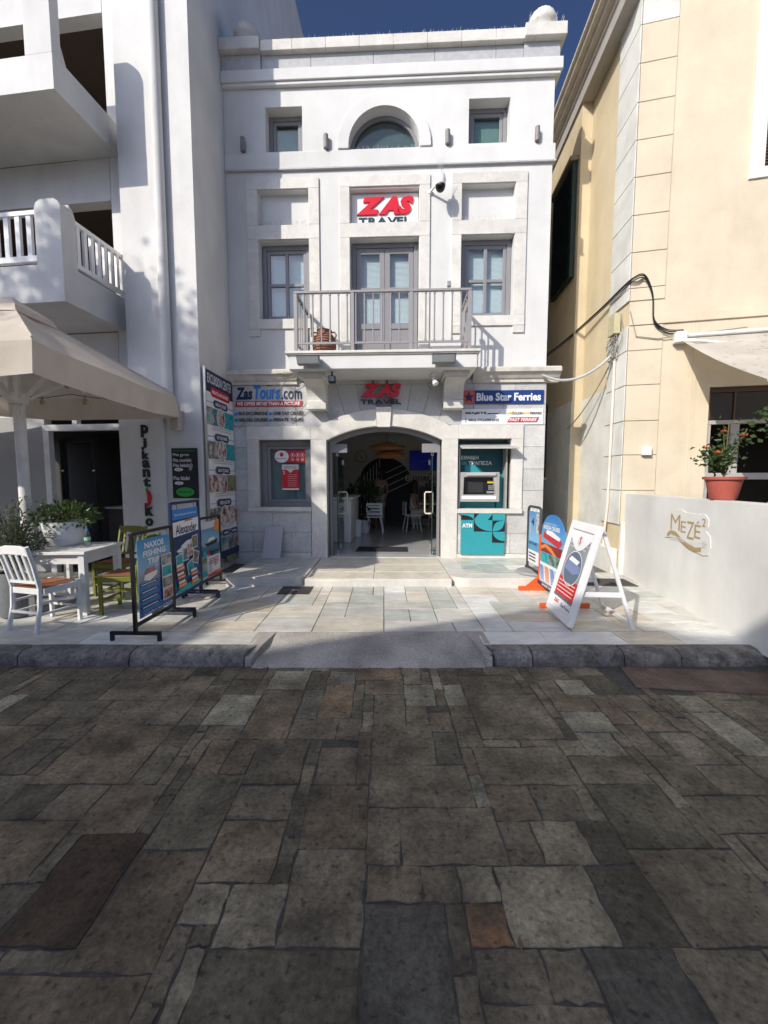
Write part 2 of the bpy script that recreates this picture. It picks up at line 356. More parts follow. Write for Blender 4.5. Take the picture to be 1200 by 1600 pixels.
SM = {'base': stonemat('slate_brown_grey', (0.155, 0.129, 0.084), (0.261, 0.218, 0.145)), 'warm': stonemat('slate_warm', (0.165, 0.127, 0.080), (0.275, 0.217, 0.139)),
      'brown': stonemat('slate_dark_brown', (0.095, 0.062, 0.038), (0.142, 0.095, 0.058)), 'dark': stonemat('slate_charcoal', (0.118, 0.102, 0.067), (0.198, 0.172, 0.112)),
      'slate': stonemat('slate_blue_black', (0.096, 0.088, 0.067), (0.141, 0.130, 0.098)), 'light': stonemat('slate_pale', (0.206, 0.175, 0.116), (0.325, 0.278, 0.185)),
      'green': stonemat('slate_grey_green', (0.255, 0.235, 0.165), (0.400, 0.364, 0.254)), 'or': stonemat('slate_ochre', (0.195, 0.143, 0.085), (0.296, 0.214, 0.126)),
      'rust': mat('slate_rusty', (0.166, 0.136, 0.086), .75, .3, 4, .9, 16, col2=(0.332, 0.162, 0.076), stain=.4, ss=4, pits=.5, pscale=26, fine=.5, fs=38.)}
MAN = [('brown', -1.40, -1.12, 1.35, 1.83), ('rust', .29, .49, 1.35, 1.52), ('light', .29, .49, 1.52, 1.68), ('light', -.65, -.38, 1.38, 1.62), ('light', -.80, -.66, 1.43, 1.62), ('dark', -.65, -.05, 1.1, 1.37), ('slate', .72, 1.02, 1.16, 1.36),
       ('green', -1.28, -.95, 2.72, 3.14), ('green', -.66, -.50, 2.80, 3.18), ('or', -.50, -.20, 2.84, 3.30), ('green', .2, .42, 2.94, 3.27), ('green', .45, .63, 2.94, 3.25), ('or', -.22, .13, 3.36, 3.6),
       ('green', 1.42, 1.72, 3.13, 3.36), ('green', 2.24, 2.48, 2.86, 3.13), ('green', 1.26, 1.52, 2.38, 2.62), ('green', 1.26, 1.62, 2.63, 2.86), ('light', -2.36, -2.06, 2.84, 3.04),
       ('base', .65, 1.2, 2.54, 3.12), ('base', .1, .53, 1.72, 2.04), ('light', .5, .86, 1.36, 1.71), ('base', .54, 1.1, 2.16, 2.52), ('light', .76, .96, 1.72, 1.94), ('green', 2.24, 2.45, 2.44, 2.85), ('light', -.64, -.34, 2.58, 2.8), ('base', -1.1, -.66, 1.5, 1.85), ('warm', -2.0, -1.45, 2.2, 2.7), ('base', 1.1, 1.6, 1.35, 1.75)]
rs = random.Random(11)
SZ = [(4, 3), (3, 4), (5, 4), (4, 5), (5, 5), (6, 4), (7, 5), (4, 4), (6, 5), (3, 5), (4, 6), (6, 6), (5, 3), (3, 3), (7, 4), (2, 4)]
tri = lambda r: abs((r[1] + r[2]) / 2) < 1.06 * r[4] + .75
st_list = pack(-5.6, 5.6, .56, 3.64, .08, SZ, rs, MAN, tri)
near = sorted(st_list, key=lambda r: math.hypot((r[1] + r[2]) / 2, (r[3] + r[4]) / 2))
far = MB()
for i, (k, a, b, c, d) in enumerate(near):
    if 1.95 < (a + b) / 2 < 3.6 and c > 3.1: continue
    vs, fs = stone_mesh(a, b, c, min(d, 3.60), rs.uniform(-.003, .003), -.03, .004, .0065, .0022, rs, .005, 4)
    key = k or rs.choices(['base', 'warm', 'dark', 'light', 'green', 'slate'], [9, 2.6, 2.6, 1.4, .1 if c < 2.3 else .8, .3])[0]
    if i < 290: MB().add(vs, fs).build('paving_stone', SM[key], street, recalc=False)
    else: far.add(vs, fs)
if far.v: tag(far.build('outer_paving', SM['base'], street, recalc=False), kind='stuff')

# pavement: flush sheet of grout, marble slabs on it
PAVZ = .13
pav = MB().plate([[(-14, 3.80), (-1.25, 3.80), (-1.25, 4.12), (1.02, 4.12), (1.02, 3.80), (14, 3.80), (14, 30), (-14, 30)]], -.02, PAVZ - .012, ax='z').build('pavement', GROUT); tag(pav, kind='structure')
def pmat(n, c, c2): return mat(n, c, .42, .16, 4, .12, 45, rnd=.13, stain=.10, ss=2.5, fine=.10, fs=30., col2=c2, spec=.4, scale=(1, 2.6, 1))
PM = [pmat('paving_marble_grey', (.55, .53, .48), (.68, .66, .60)), pmat('paving_marble_cream', (.62, .57, .47), (.74, .69, .59)), pmat('paving_marble_white', (.68, .67, .63), (.80, .79, .75)), pmat('paving_marble_green', (.49, .51, .46), (.63, .65, .59)), pmat('paving_marble_ochre', (.58, .51, .39), (.70, .63, .50))]
rp = random.Random(5)
keep = lambda r: r[4] < 6.9 and abs((r[1] + r[2]) / 2) < 1.0 * r[3] + .9
rows = pack(-6.0, 5.6, 4.13, 6.83, .15, [(3, 2), (4, 2), (2, 3), (5, 2), (3, 3), (4, 3), (2, 2), (5, 3), (2, 4)], rp, keep=keep)
for k, a, b, c, d in rows:
    if c > 5.9 and -2.3 < a and b < 3.2: continue
    if a > 3.0 and b < 3.75 and 5.85 < c and d < 6.4: pass
    vs, fs = stone_mesh(a, b, c, d, PAVZ + rp.uniform(-.001, .001), .09, .0045, .002, .002, rp, .001, 2)
    MB().add(vs, fs).build('marble_slab', rp.choices(PM, [4, 3, 3, 2, .6])[0], pav, recalc=False)
x = -5.6
while x < 5.2:
    L = rp.choice([.55, .75, .95, 1.15]); nx_ = x + L
    for a, b in ([(x, nx_)] if not (x < .97 and nx_ > -1.21) else [(x, -1.21), (.95, nx_)]):
        if b - a > .15:
            vs, fs = stone_mesh(a, b, 3.80, 4.125, PAVZ, .09, .003, .0015, .002, rp, .001, 2)
            MB().add(vs, fs).build('marble_slab', rp.choices(PM, [3, 2, 3.5, 1, .3])[0], pav, recalc=False)
    x = nx_
# kerb
kerb = MB().box(-14, -1.26, 3.66, 3.80, -.03, .085).box(.98, 14, 3.66, 3.80, -.03, .085).build('kerb', mat('kerb_bed', (.07, .066, .06), .95, .3, 10)); tag(kerb, kind='structure')
rk = random.Random(3)
def kerb_stone(a, b, cut=0):
    n = max(6, int((b - a) / .07)); vs = []; fs = []; prof = [(3.610, -.03), (3.606, .03), (3.617, .085), (3.65, .118), (3.70, .130), (3.797, .131)]
    for i in range(n + 1):
        t = i / n; xx = a + .006 + (b - a - .012) * t; sag = .012 * math.exp(-min(t, 1 - t) * n * .9)
        for q, (y, z) in enumerate(prof):
            sh = 0
            if cut == 1: sh = -(3.80 - y) * .42 * t ** 2
            if cut == -1: sh = (3.80 - y) * .42 * (1 - t) ** 2
            vs.append((xx + sh, y + (rk.uniform(-.004, .004) if q < 5 else 0) + sag * (q < 4), z + (rk.uniform(-.003, .003) if 0 < q < 5 else 0) - sag * .5 * (q > 2)))
    P = len(prof)
    for i in range(n):
        for q in range(P - 1): fs.append((i * P + q, (i + 1) * P + q, (i + 1) * P + q + 1, i * P + q + 1))
    fs.append(tuple(range(P))); fs.append(tuple(range(n * P, n * P + P))[::-1])
    MB().add(vs, fs).build('kerb_stone', KERBM, kerb, smooth=True)
for a, b, c in ((-5.4, -4.2, 0), (-4.2, -3.35, 0), (-3.35, -2.33, 0), (-2.33, -1.20, 1), (.95, 1.36, -1), (1.36, 2.2, 0), (2.2, 2.72, 0), (2.72, 3.6, 0), (3.6, 4.6, 0), (4.6, 5.5, 0)): kerb_stone(a, b, c)
# dropped-kerb ramp
ramp = MB()
nx = 24; ys = [(3.575, .0), (3.60, .012), (3.72, .045), (3.85, .076), (4.0, .108), (4.125, .130)]
vs = []
for y, z in ys:
    h = (y - 3.575) / .545
    for i in range(nx + 1):
        xx = (-1.20 + .07 * h) + (2.12 - .12 * h) * i / nx; vs.append((xx, y + (rk.uniform(-.012, .012) if y < 3.59 else 0), z + rk.uniform(-.0015, .0015)))
ramp.add(vs, [(r * (nx + 1) + i, r * (nx + 1) + i + 1, (r + 1) * (nx + 1) + i + 1, (r + 1) * (nx + 1) + i) for r in range(len(ys) - 1) for i in range(nx)])
tag(ramp.build('ramp', CONC, smooth=True), kind='structure')
for sx, x0 in ((-1, -1.20), (1, .92)):   # sloping cheeks of the ramp
    MB().add([(x0 - .05 * sx * 0, 3.61, -.02), (x0 + sx * .07, 3.61, -.02), (x0 + sx * .10, 4.12, .131), (x0 - sx * .09, 4.12, .131), (x0 + sx * .02, 3.63, .06), (x0 + sx * .07, 3.62, .07), (x0 + sx * .10, 3.82, .131), (x0 - sx * .04, 3.80, .128)],
             [(0, 1, 5, 4), (4, 5, 6, 7), (7, 6, 2, 3), (0, 4, 7, 3), (1, 2, 6, 5)]).build('ramp_cheek', CONC, bpy.data.objects['ramp'], smooth=True)
# entrance platforms (rounded nosings) and the two shallow centre treads
plat = MB(); base = MB()
def rounded(x0, x1, y0, y1, r, left):
    p = []
    if left: p += [(x0, y0)] + [(x1 - r + r * math.cos(R(t)), y0 + r + r * math.sin(R(t))) for t in range(-90, 1, 15)] + [(x1, y1), (x0, y1)]
    else: p += [(x0, y1)] + [(x0 + r - r * math.cos(R(t)), y0 + r - r * math.sin(R(t))) for t in range(0, 91, 15)] + [(x1, y0), (x1, y1)]
    return p
FLOOR = .25
plL = rounded(-2.33, -1.17, 5.93, 7.78, .22, True); plR = rounded(1.0, 2.75, 5.88, 7.6, .22, False)
pf = MB().plate([plL], .05, .265, ax='z').plate([plR], .05, .265, ax='z').plate([[(-1.165, 5.915), (.995, 5.905), (.995, 7.7), (-1.165, 7.7)]], .04, FLOOR - .012, ax='z')
plat = pf.build('entrance_platform', MARBLE, bevel=.008); tag(plat, kind='structure')
for y0, y1 in ((5.905, 6.36), (6.36, 6.92), (6.92, 7.50)):
    for x0, x1 in (((-1.16, -.15), (-.15, .99)) if y0 < 6.5 else ((-1.16, -.02), (-.02, .99)) if y0 < 6.9 else ((-1.16, .99),)):
        vs, fs = stone_mesh(x0, x1, y0, y1, FLOOR - (.004 if y0 < 6 else 0), .2, .006, .001, .004, rp, 0, 2); MB().add(vs, fs).build('tread_slab', mat('tread_marble', (.70, .65, .54), .55, .1, 8, .15, 60, rnd=.06, stain=.12, ss=3), plat, recalc=False)
for (x0, x1) in ((-2.33, -1.2), (1.25, 2.75)):
    for k, a, b, c, d in pack(x0, x1, 6.13, 7.48, .15, [(3, 2), (4, 3), (2, 3), (3, 3), (2, 2)], rp):
        if b > x1 - .1 and x0 < 0: b = x1 - .06
        vs, fs = stone_mesh(a, b, c, d, .272, .25, .0035, .0012, .002, rp, .0005, 2); MB().add(vs, fs).build('marble_slab', rp.choices(PM, [2, 1, 1.5, 4, .2])[0], plat, recalc=False)

# ------------------------------------------------------------------ travel agency building
ZB = thing('travel_agency_building', 'narrow white neoclassical travel agency building with marble surrounds and arched entrance', 'building', zas(0, 0, 0), ZR)
L0, L1 = -2.80, 2.87
def arch_open(cx, z0, zs, r, n=16): return [(cx - r, z0), (cx + r, z0)] + [(cx + r * math.cos(math.pi * i / n), zs + r * math.sin(math.pi * i / n)) for i in range(n + 1)]
holes = [[(-2.23, 4.57), (-1.33, 4.57), (-1.33, 5.92), (-2.23, 5.92)], [(-2.23, 6.17), (-1.33, 6.17), (-1.33, 6.77), (-2.23, 6.77)],
         [(-.597, 3.73), (.613, 3.73), (.613, 5.93), (-.597, 5.93)], [(-.595, 6.17), (.613, 6.17), (.613, 6.75), (-.595, 6.75)],
         [(1.35, 4.57), (2.258, 4.57), (2.258, 5.93), (1.35, 5.93)], [(1.35, 6.17), (2.258, 6.17), (2.258, 6.77), (1.35, 6.77)],
         [(-2.067, 7.40), (-1.42, 7.40), (-1.42, 8.13), (-2.067, 8.13)], [(1.446, 7.425), (2.14, 7.425), (2.14, 8.14), (1.446, 8.14)],
         [(-.611, 7.40)] + [(.618, 7.40)] + [(.0035 + .6145 * math.cos(math.pi * i / 16), 7.44 + .6145 * math.sin(math.pi * i / 16)) for i in range(17)]]
MB().plate([[(L0, 3.4), (L1, 3.4), (L1, 8.66), (L0, 8.66)]] + holes, 0, .38).build('upper_wall', PLASTER, ZB)
MB().box(L0, L0 + .3, .39, 7, 3.4, 8.92).box(L1 - .3, L1, .385, 7, 0, 8.92).box(L0 + .31, L1 - .31, 6.7, 7, 0, 8.92).box(L0 + .31, L1 - .31, .39, 6.69, 8.45, 8.65).build('rear_wall', PLASTER, ZB)
MB().box(L0 + .31, L1 - .31, .40, 6.69, 6.55, 6.75).build('upper_floor', INTW, ZB)
# cornice courses
def course(z0, z1, y, name, m, x0=L0, x1=L1, bev=.008, ret=True):
    mb = MB().box(x0, x1 + (-y if ret else 0), y, -.002, z0, z1)
    if ret: mb.box(x1, x1 - y, -.002, 5, z0, z1)
    return mb.build(name, m, ZB, bevel=bev)
course(7.10, 7.37, -.035, 'string_course', PLASTER)
course(7.075, 7.098, -.05, 'drip_ledge', GREYM, bev=0)
course(8.425, 8.475, -.07, 'cornice', PLASTER); course(8.477, 8.66, -.10, 'cornice', PLASTER)
xs = [L0, -2.11, -1.25, -.18, .86, 1.88, 2.33, 2.93]
for a, b in zip(xs[:-1], xs[1:]):
    f = -.05 if (a == L0 or b > 2.9) else -.02
    MB().box(a + .003, b - .003, f, .3, 8.662, 8.935).build('frieze_slab', GREYM, ZB, bevel=.004)
MB().box(2.88, 2.925, .302, 5, 8.662, 8.93).build('frieze_return', GREYM, ZB)
xs = [-2.10, -1.55, -.98, -.41, .16, .73, 1.30, 1.86, 2.325]
for a, b in zip(xs[:-1], xs[1:]): MB().box(a + .002, b - .002, -.11, .36, 8.937, 9.105).build('coping_stone', MARBLE, ZB, bevel=.006)
for a, b, zt in ((L0, -2.10, 9.125), (2.325, 3.0, 9.13)): MB().box(a, b - .003, -.16, .45, 8.937, zt).build('pier_cap', MARBLE, ZB, bevel=.008)
MB().box(2.885, 3.03, .455, 5, 8.937, 9.10).build('coping_return', MARBLE, ZB)
for cx in (-2.38, 2.66):
    mb = MB(); prof = [(.19, 0), (.19, .09), (.21, .12), (.235, .15)] + [(.24 * math.cos(R(t)), .17 + .235 * math.sin(R(t))) for t in range(0, 90, 10)] + [(.005, .405)]
    mb.lathe(prof, (cx, .10, 9.127), 40)
    o = mb.build('ball_finial', MARBLE, ZB, smooth=True)
    for i, v in enumerate(o.data.vertices):
        if i // 40 > 2 and (i % 40) % 2: v.co.x += (cx - v.co.x) * .035; v.co.y += (.10 - v.co.y) * .035
# lunette moulding and windows
def ring(cx, cz, r0, r1, a0, a1, y0, y1, n=20): 
    o = arc(cx, cz, r1, a0, a1, n); i = arc(cx, cz, r0, a1, a0, n); return MB().plate([o + i], y0, y1)
mb = ring(.0035, 7.44, .617, .80, 0, 180, -.045, -.002); mb.box(-.7965, -.6135, -.045, -.002, 7.397, 7.44).box(.6205, .8035, -.045, -.002, 7.397, 7.44).build('arch_moulding', PLASTER, ZB)
def lunette():
    w_ = ring(.0035, 7.44, .555, .612, 0, 180, .16, .24).box(-.6, .607, .161, .239, 7.402, 7.445).build('window', ALU, ZB)
    MB().plate([arc(.0035, 7.446, .555, 0, 180, 18)], .195, .203).build('pane', glass('smoke_glass', (.62, .68, .68), .07), w_)
    MB().plate([arc(.0035, 7.44, .59, 0, 180, 18)], .25, .255).build('blind', mat('grey_blind', (.42, .45, .44), .7), w_)
lunette()
def window(u0, u1, z0, z1, y, cols, rows, blind=True, leaf=False, fr=.075, gl=None, zsplit=None, bmat=None, parent=None):
    W = MB(); W.box(u0, u0 + fr, y, y + .09, z0, z1).box(u1 - fr, u1, y, y + .09, z0, z1).box(u0 + fr, u1 - fr, y, y + .09, z1 - fr, z1).box(u0 + fr, u1 - fr, y, y + .09, z0, z0 + fr * .75)
    o = W.build('window', ALU, parent or ZB, bevel=.004)
    a, b, c, d = u0 + fr + .004, u1 - fr - .004, z0 + fr * .75 + .004, z1 - fr - .004; s = .055
    q = MB().box(a, a + s, y + .02, y + .07, c, d).box(b - s, b, y + .02, y + .07, c, d).box(a + s, b - s, y + .02, y + .07, d - s, d).box(a + s, b - s, y + .02, y + .07, c, c + s)
    xs_ = [a + s + (b - a - 2 * s) * i / cols for i in range(cols + 1)]; zs_ = [c + s + (d - c - 2 * s) * i / rows for i in range(rows + 1)]
    for xx in xs_[1:-1]: q.box(xx - .028, xx + .028, y + .015, y + .068, c + s, d - s)
    for zz in zs_[1:-1]: q.box(a + s, b - s, y + .018, y + .066, zz - .025, zz + .025)
    q.build('sash', ALU, o, bevel=.004)
    for i in range(cols):
        for j in range(rows):
            MB().box(xs_[i] + .005, xs_[i + 1] - .005, y + .044, y + .05, zs_[j] + .005, zs_[j + 1] - .005).build('pane', gl or GLASSM, o)
    if blind:
        bl = MB(); zz = c + .02
        while zz < d: bl.box(a + .01, b - .01, y + .13, y + .152, zz, zz + .003); bl.add([(a + .01, y + .128, zz + .002), (b - .01, y + .128, zz + .002), (b - .01, y + .137, zz + .0205), (a + .01, y + .137, zz + .0205)], [(0, 1, 2, 3)]); zz += .021
        tag(bl.build('blind', bmat or BLIND, o, recalc=False), kind='stuff')
    return o
window(-2.22, -1.34, 4.575, 5.915, .15, 2, 2); window(1.36, 2.25, 4.575, 5.925, .15, 2, 2)
for (a, b, c, d) in ((-2.06, -1.427, 7.405, 8.125), (1.453, 2.133, 7.43, 8.135)):
    o = window(a, b, c, d, .2, 1, 1, blind=False, fr=.06, gl=GLASSD)
    MB().box(a + .03, b - .03, .31, .315, c + .03, d - .12).build('curtain', mat('pale_green_curtain', (.42, .50, .45), .8, .08, 6), o)
for (a, b, c, d) in ((-2.23, -1.33, 6.17, 6.77), (-.595, .613, 6.17, 6.75), (1.35, 2.258, 6.17, 6.77)):
    MB().box(a - .03, b + .03, .14, .2, c - .03, d + .03).build('niche_back', PLASTER, ZB)
# balcony door
dr = MB().box(-.59, -.515, .16, .26, 3.74, 5.92).box(.53, .605, .16, .26, 3.74, 5.92).box(-.515, .53, .16, .26, 5.85, 5.92).build('french_door', ALU, ZB, bevel=.004)
for x0, x1 in ((-.51, .004), (.011, .525)):
    q = MB().box(x0, x0 + .09, .18, .235, 3.76, 5.845).box(x1 - .09, x1, .18, .235, 3.76, 5.845).box(x0 + .09, x1 - .09, .18, .235, 5.75, 5.845).box(x0 + .09, x1 - .09, .181, .234, 3.76, 3.86).box(x0 + .09, x1 - .09, .181, .234, 4.44, 4.54).box(x0 + .09, x1 - .09, .181, .234, 5.10, 5.17)
    q.box(x0 + .088, x1 - .088, .20, .22, 3.86, 4.44); l_ = q.build('door_leaf', ALU, dr, bevel=.004)
    for c, d in ((4.54, 5.10), (5.17, 5.75)): MB().box(x0 + .088, x1 - .088, .205, .211, c, d).build('pane', GLASSM, dr)
bl = MB(); zz = 4.5
while zz < 5.8: bl.add([(-.5, .29, zz), (.52, .29, zz), (.52, .299, zz + .0205), (-.5, .299, zz + .0205)], [(0, 1, 2, 3)]); zz += .021
tag(bl.build('blind', BLIND, dr, recalc=False), kind='stuff')
# marble surrounds, stone by stone
def surr(*b, y=-.03, bev=.004, m=MARBLE): return MB().box(b[0], b[1], y, -.002, b[2], b[3]).build('surround_stone', m, ZB, bevel=bev)
g = .0015
for a0, a1, b0, b1 in ((-2.43, -2.235, -1.325, -1.14), (-.775, -.602, .618, .80), (1.18, 1.345, 2.263, 2.46)):
    mid = a0 < 0 and a1 > -1
    surr(a0, b1, 6.775, 6.945); surr(a0, a1, 6.172, 6.773); surr(b0, b1, 6.172, 6.773); surr(a0, b1, 5.935, 6.17)
    zb = 3.78 if mid else 4.572
    surr(a0, a1, zb, 5.933); surr(b0, b1, zb, 5.933)
    if not mid:
        surr(a0, b1, 4.40, 4.57, y=-.034); surr(a0, a1, 4.275, 4.398); surr(b0, b1, 4.275, 4.398)
# balcony
BD = -.85
bal = MB().box(-1.50, 1.51, BD, -.002, 3.47, 3.70).build('balcony', PLASTER, ZB, bevel=.006)
MB().box(-1.55, 1.56, BD - .05, -.003, 3.702, 3.745).box(-1.53, 1.54, BD - .03, -.003, 3.684, 3.70).build('balcony_edge', MARBLE, bal, bevel=.008)
for cx in (-1.175, 1.215):
    pr = [(-.002, 2.93), (-.30, 2.93), (-.30, 3.06), (-.27, 3.08), (-.27, 3.11)] + [(-.27 - .32 * (1 - math.cos(R(t))), 3.11 + .26 * math.sin(R(t))) for t in range(10, 91, 10)] + [(-.62, 3.37), (-.62, 3.468), (-.002, 3.468)]
    MB().plate([pr], cx - .17, cx + .17, ax='x').build('corbel', MARBLE, bal, bevel=.005)
    MB().box(cx - .21, cx + .21, -.66, -.003, 3.40, 3.466).build('corbel_cap', MARBLE, bal, bevel=.006)
RX0, RX1, RY = -1.385, 1.39, -.80
r_ = MB().box(RX0 - .025, RX1 + .025, RY - .03, RY + .03, 4.655, 4.69).box(RX0 - .03, RX0 + .03, RY + .031, -.01, 4.655, 4.69).box(RX1 - .03, RX1 + .03, RY + .031, -.01, 4.655, 4.69)
r_.build('handrail', RAILM, bal, bevel=.004)
MB().box(RX0 + .025, RX1 - .025, RY - .015, RY + .015, 3.87, 3.90).box(RX0 - .015, RX0 + .015, RY + .03, -.01, 3.87, 3.90).box(RX1 - .015, RX1 + .015, RY + .03, -.01, 3.87, 3.90).build('bottom_rail', RAILM, bal)
def balu(x, y):
    MB().tube([(x, y, 3.9), (x, y, 4.655)], .0125, 6).tube([(x, y, 4.62), (x, y, 4.65)], .018, 6).tube([(x, y, 3.905), (x, y, 3.93)], .018, 6).build('baluster', RAILM, bal)
for x in (RX0, -.47, .465, RX1): MB().box(x - .026, x + .026, RY - .026, RY + .026, 3.746, 4.653).build('rail_post', RAILM, bal)
for i in range(1, 20):
    x = RX0 + (RX1 - RX0) * i / 20
    if min(abs(x + .47), abs(x - .465)) > .05: balu(x, RY)
for x in (RX0, RX1):
    for i in range(1, 6): balu(x, RY + .8 * i / 6)
    MB().box(x - .02, x + .02, -.035, -.004, 3.746, 4.653).build('rail_post', RAILM, bal)
# ground floor: backing wall, ashlar blocks, surrounds
A = (.004, .398 + 0.0); RI = 2.277; CZ = .398; RO = 2.477; CZO = .484; CX = .0
def arcpts(cz, r, x0, x1, n): return [(x0 + (x1 - x0) * i / n, cz + math.sqrt(r * r - (x0 + (x1 - x0) * i / n) ** 2)) for i in range(n + 1)]
door_loop = [(-1.047, .0), (1.047, .0)] + arcpts(CZ, RI, 1.047, -1.047, 16)
gh = [[(-2.30, 1.19), (-1.34, 1.19), (-1.34, 2.42), (-2.30, 2.42)], [(1.335, 1.17), (2.28, 1.17), (2.28, 2.425), (1.335, 2.425)]]
outer = [(L0, .0), (-1.047, .0)] + arcpts(CZ, RI, -1.047, 1.047, 16) + [(1.047, .0), (L1, .0), (L1, 3.4), (L0, 3.4)]
MB().plate([outer] + gh, -.02, .38).build('ground_floor_wall', JOINT, ZB)
def block(a, b, c, d, m=ASHLAR, y=-.055, nm='ashlar_block', gap=.0025): return MB().box(a + gap, b - gap, y, -.021, c + gap, d - gap).build(nm, m, ZB, bevel=.003)
def tri_block(pts, m, y=-.055, nm='ashlar_block'): return MB().plate([pts], y, -.021).build(nm, m, ZB, bevel=.003)
zc = [.345, .72, 1.11, 1.50, 1.885, 2.28, 2.667]
block(L0, -1.345, .0, .343, MARBLE, -.075, 'plinth_stone'); block(1.33, L1, .0, .343, MARBLE, -.075, 'plinth_stone')
for c, d in zip(zc[2:-1], zc[3:]): block(L0, -2.512, c, d); block(2.487, L1, c, d)
for a, b in ((L0, -2.45), (-2.45, -1.72), (-1.72, -1.345)): block(a, b, zc[0], zc[1])
for a, b in ((L0, -2.07), (-2.07, -1.345)): block(a, b, zc[1], zc[2])
for a, b in ((1.33, 1.78), (1.78, 2.30), (2.30, L1)): block(a, b, zc[0], zc[1])
for a, b in ((1.33, 2.08), (2.08, L1)): block(a, b, zc[1], zc[2])
gx = lambda z: math.sqrt(max(0, (RO + .003) ** 2 - (z - CZO) ** 2))
for sgn, e in ((-1, -L0), (1, L1)):
    f = lambda p: [(sgn * x, z) for x, z in p]
    # course 2.667-3.02 from wall edge to the arch back
    xr = [e, 2.15, 1.62]
    for a, b in ((e, 2.12), (2.12, 1.60)): block(min(sgn * a, sgn * b), max(sgn * a, sgn * b), 2.669, 3.02)
    block(min(sgn * e, sgn * 2.486), max(sgn * e, sgn * 2.486), 2.28, 2.667) if False else None
    for a, b in ((e, 2.33), (2.33, 1.60)): block(min(sgn * a, sgn * b), max(sgn * a, sgn * b), 3.02, 3.40)
    # voussoir blocks fanning above the arch, grey
    n = 5; bot = [0.135, .42, .70, .98, 1.20, 1.20]; top = [.17, .50, .86, 1.22, 1.597, 1.597]
    lo = lambda x: CZO + math.sqrt((RO + .004) ** 2 - x * x)
    for i in range(4):
        x0, x1, t0, t1 = bot[i], bot[i + 1], top[i], top[i + 1]
        p = [(x0 + .003, lo(x0 + .003)), ((x0 + x1) / 2, lo((x0 + x1) / 2)), (x1 - .003, lo(x1 - .003)), (t1 - .003, 3.40), (t0 + .003, 3.40)]
        if i == 3: p = [(x0 + .003, lo(x0 + .003)), (1.10, lo(1.10)), (1.205, 2.67), (1.597, 2.67), (1.597, 3.40), (t0 + .003, 3.40)]
        MB().plate([f(p)], -.05, -.021).build('voussoir', mat('grey_ashlar', (.50, .50, .49), .65, .08, 25, .15, 110, rnd=.05), ZB, bevel=.003)
    # arch band halves
    xi = [.128 + (1.047 - .128) * i / 10 for i in range(11)]; xo = [1.20 - (1.20 - .135) * i / 10 for i in range(11)]
    p = [(x, CZ + math.sqrt(RI * RI - x * x)) for x in xi] + [(1.335, 2.422), (1.335, 2.665), (1.205, 2.665)] + [(x, CZO + math.sqrt(RO * RO - x * x)) for x in xo[0:]]
    MB().plate([f(p)], -.085, -.021).build('arch_stone', MARBLE, ZB, bevel=.004)
    # jambs
    x0, x1 = sorted((sgn * 1.047, sgn * 1.333)); MB().box(x0, x1, -.085, .12, .0, 2.42).build('jamb_stone', MARBLE, ZB, bevel=.005)
MB().plate([[(-.115, 2.635), (.115, 2.635), (.14, 2.985), (-.14, 2.985)]], -.13, -.021).build('keystone', MARBLE, ZB, bevel=.006)
MB().box(-.16, .16, .07, .08, 2.55, 2.56)
# soffit of the arch
so = MB(); pi = [(x, z) for x, z in arcpts(CZ, RI, -1.045, 1.045, 20)]; so.plate([pi + [(x, z - .012) for x, z in reversed(pi)]], -.084, .1).build('arch_soffit', MARBLE, ZB)
for a, b, c, d, y in ((-2.51, -1.337, 2.422, 2.665, -.085), (-2.51, -2.30, 1.192, 2.420, -.085), (-2.51, -1.336, 1.112, 1.190, -.11), (1.337, 2.485, 2.427, 2.665, -.085), (2.28, 2.485, 1.172, 2.425, -.085), (1.336, 2.485, 1.09, 1.170, -.12)):
    MB().box(a, b, y, -.021, c, d).build('surround_stone', MARBLE, ZB, bevel=.004)
for a, b in ((-2.32, -2.30),): MB().box(a, b, -.02, .3, 1.19, 2.42).build('window_reveal', MARBLE, ZB)
# ground cornice (stepped moulding)
for x0, x1 in ((L0, -1.56), (1.57, L1)):
    rt = x1 > 2
    prof = [(-.058, 3.402), (-.10, 3.402), (-.10, 3.45), (-.13, 3.47), (-.17, 3.53), (-.20, 3.56), (-.22, 3.56), (-.22, 3.625), (-.19, 3.65), (-.002, 3.68), (-.002, 3.402)]
    MB().plate([prof], x0, x1 + (.20 if rt else 0), ax='x').build('ground_cornice', mat('weathered_cornice', (.62, .58, .51), .75, .08, 8, .2, 60, stain=.22, ss=3), ZB, bevel=.003)
MB().plate([[(-1.56, 3.402), (1.57, 3.402), (1.57, 3.47), (-1.56, 3.47)]], -.06, -.021).build('lintel_band', ASHLAR, ZB)
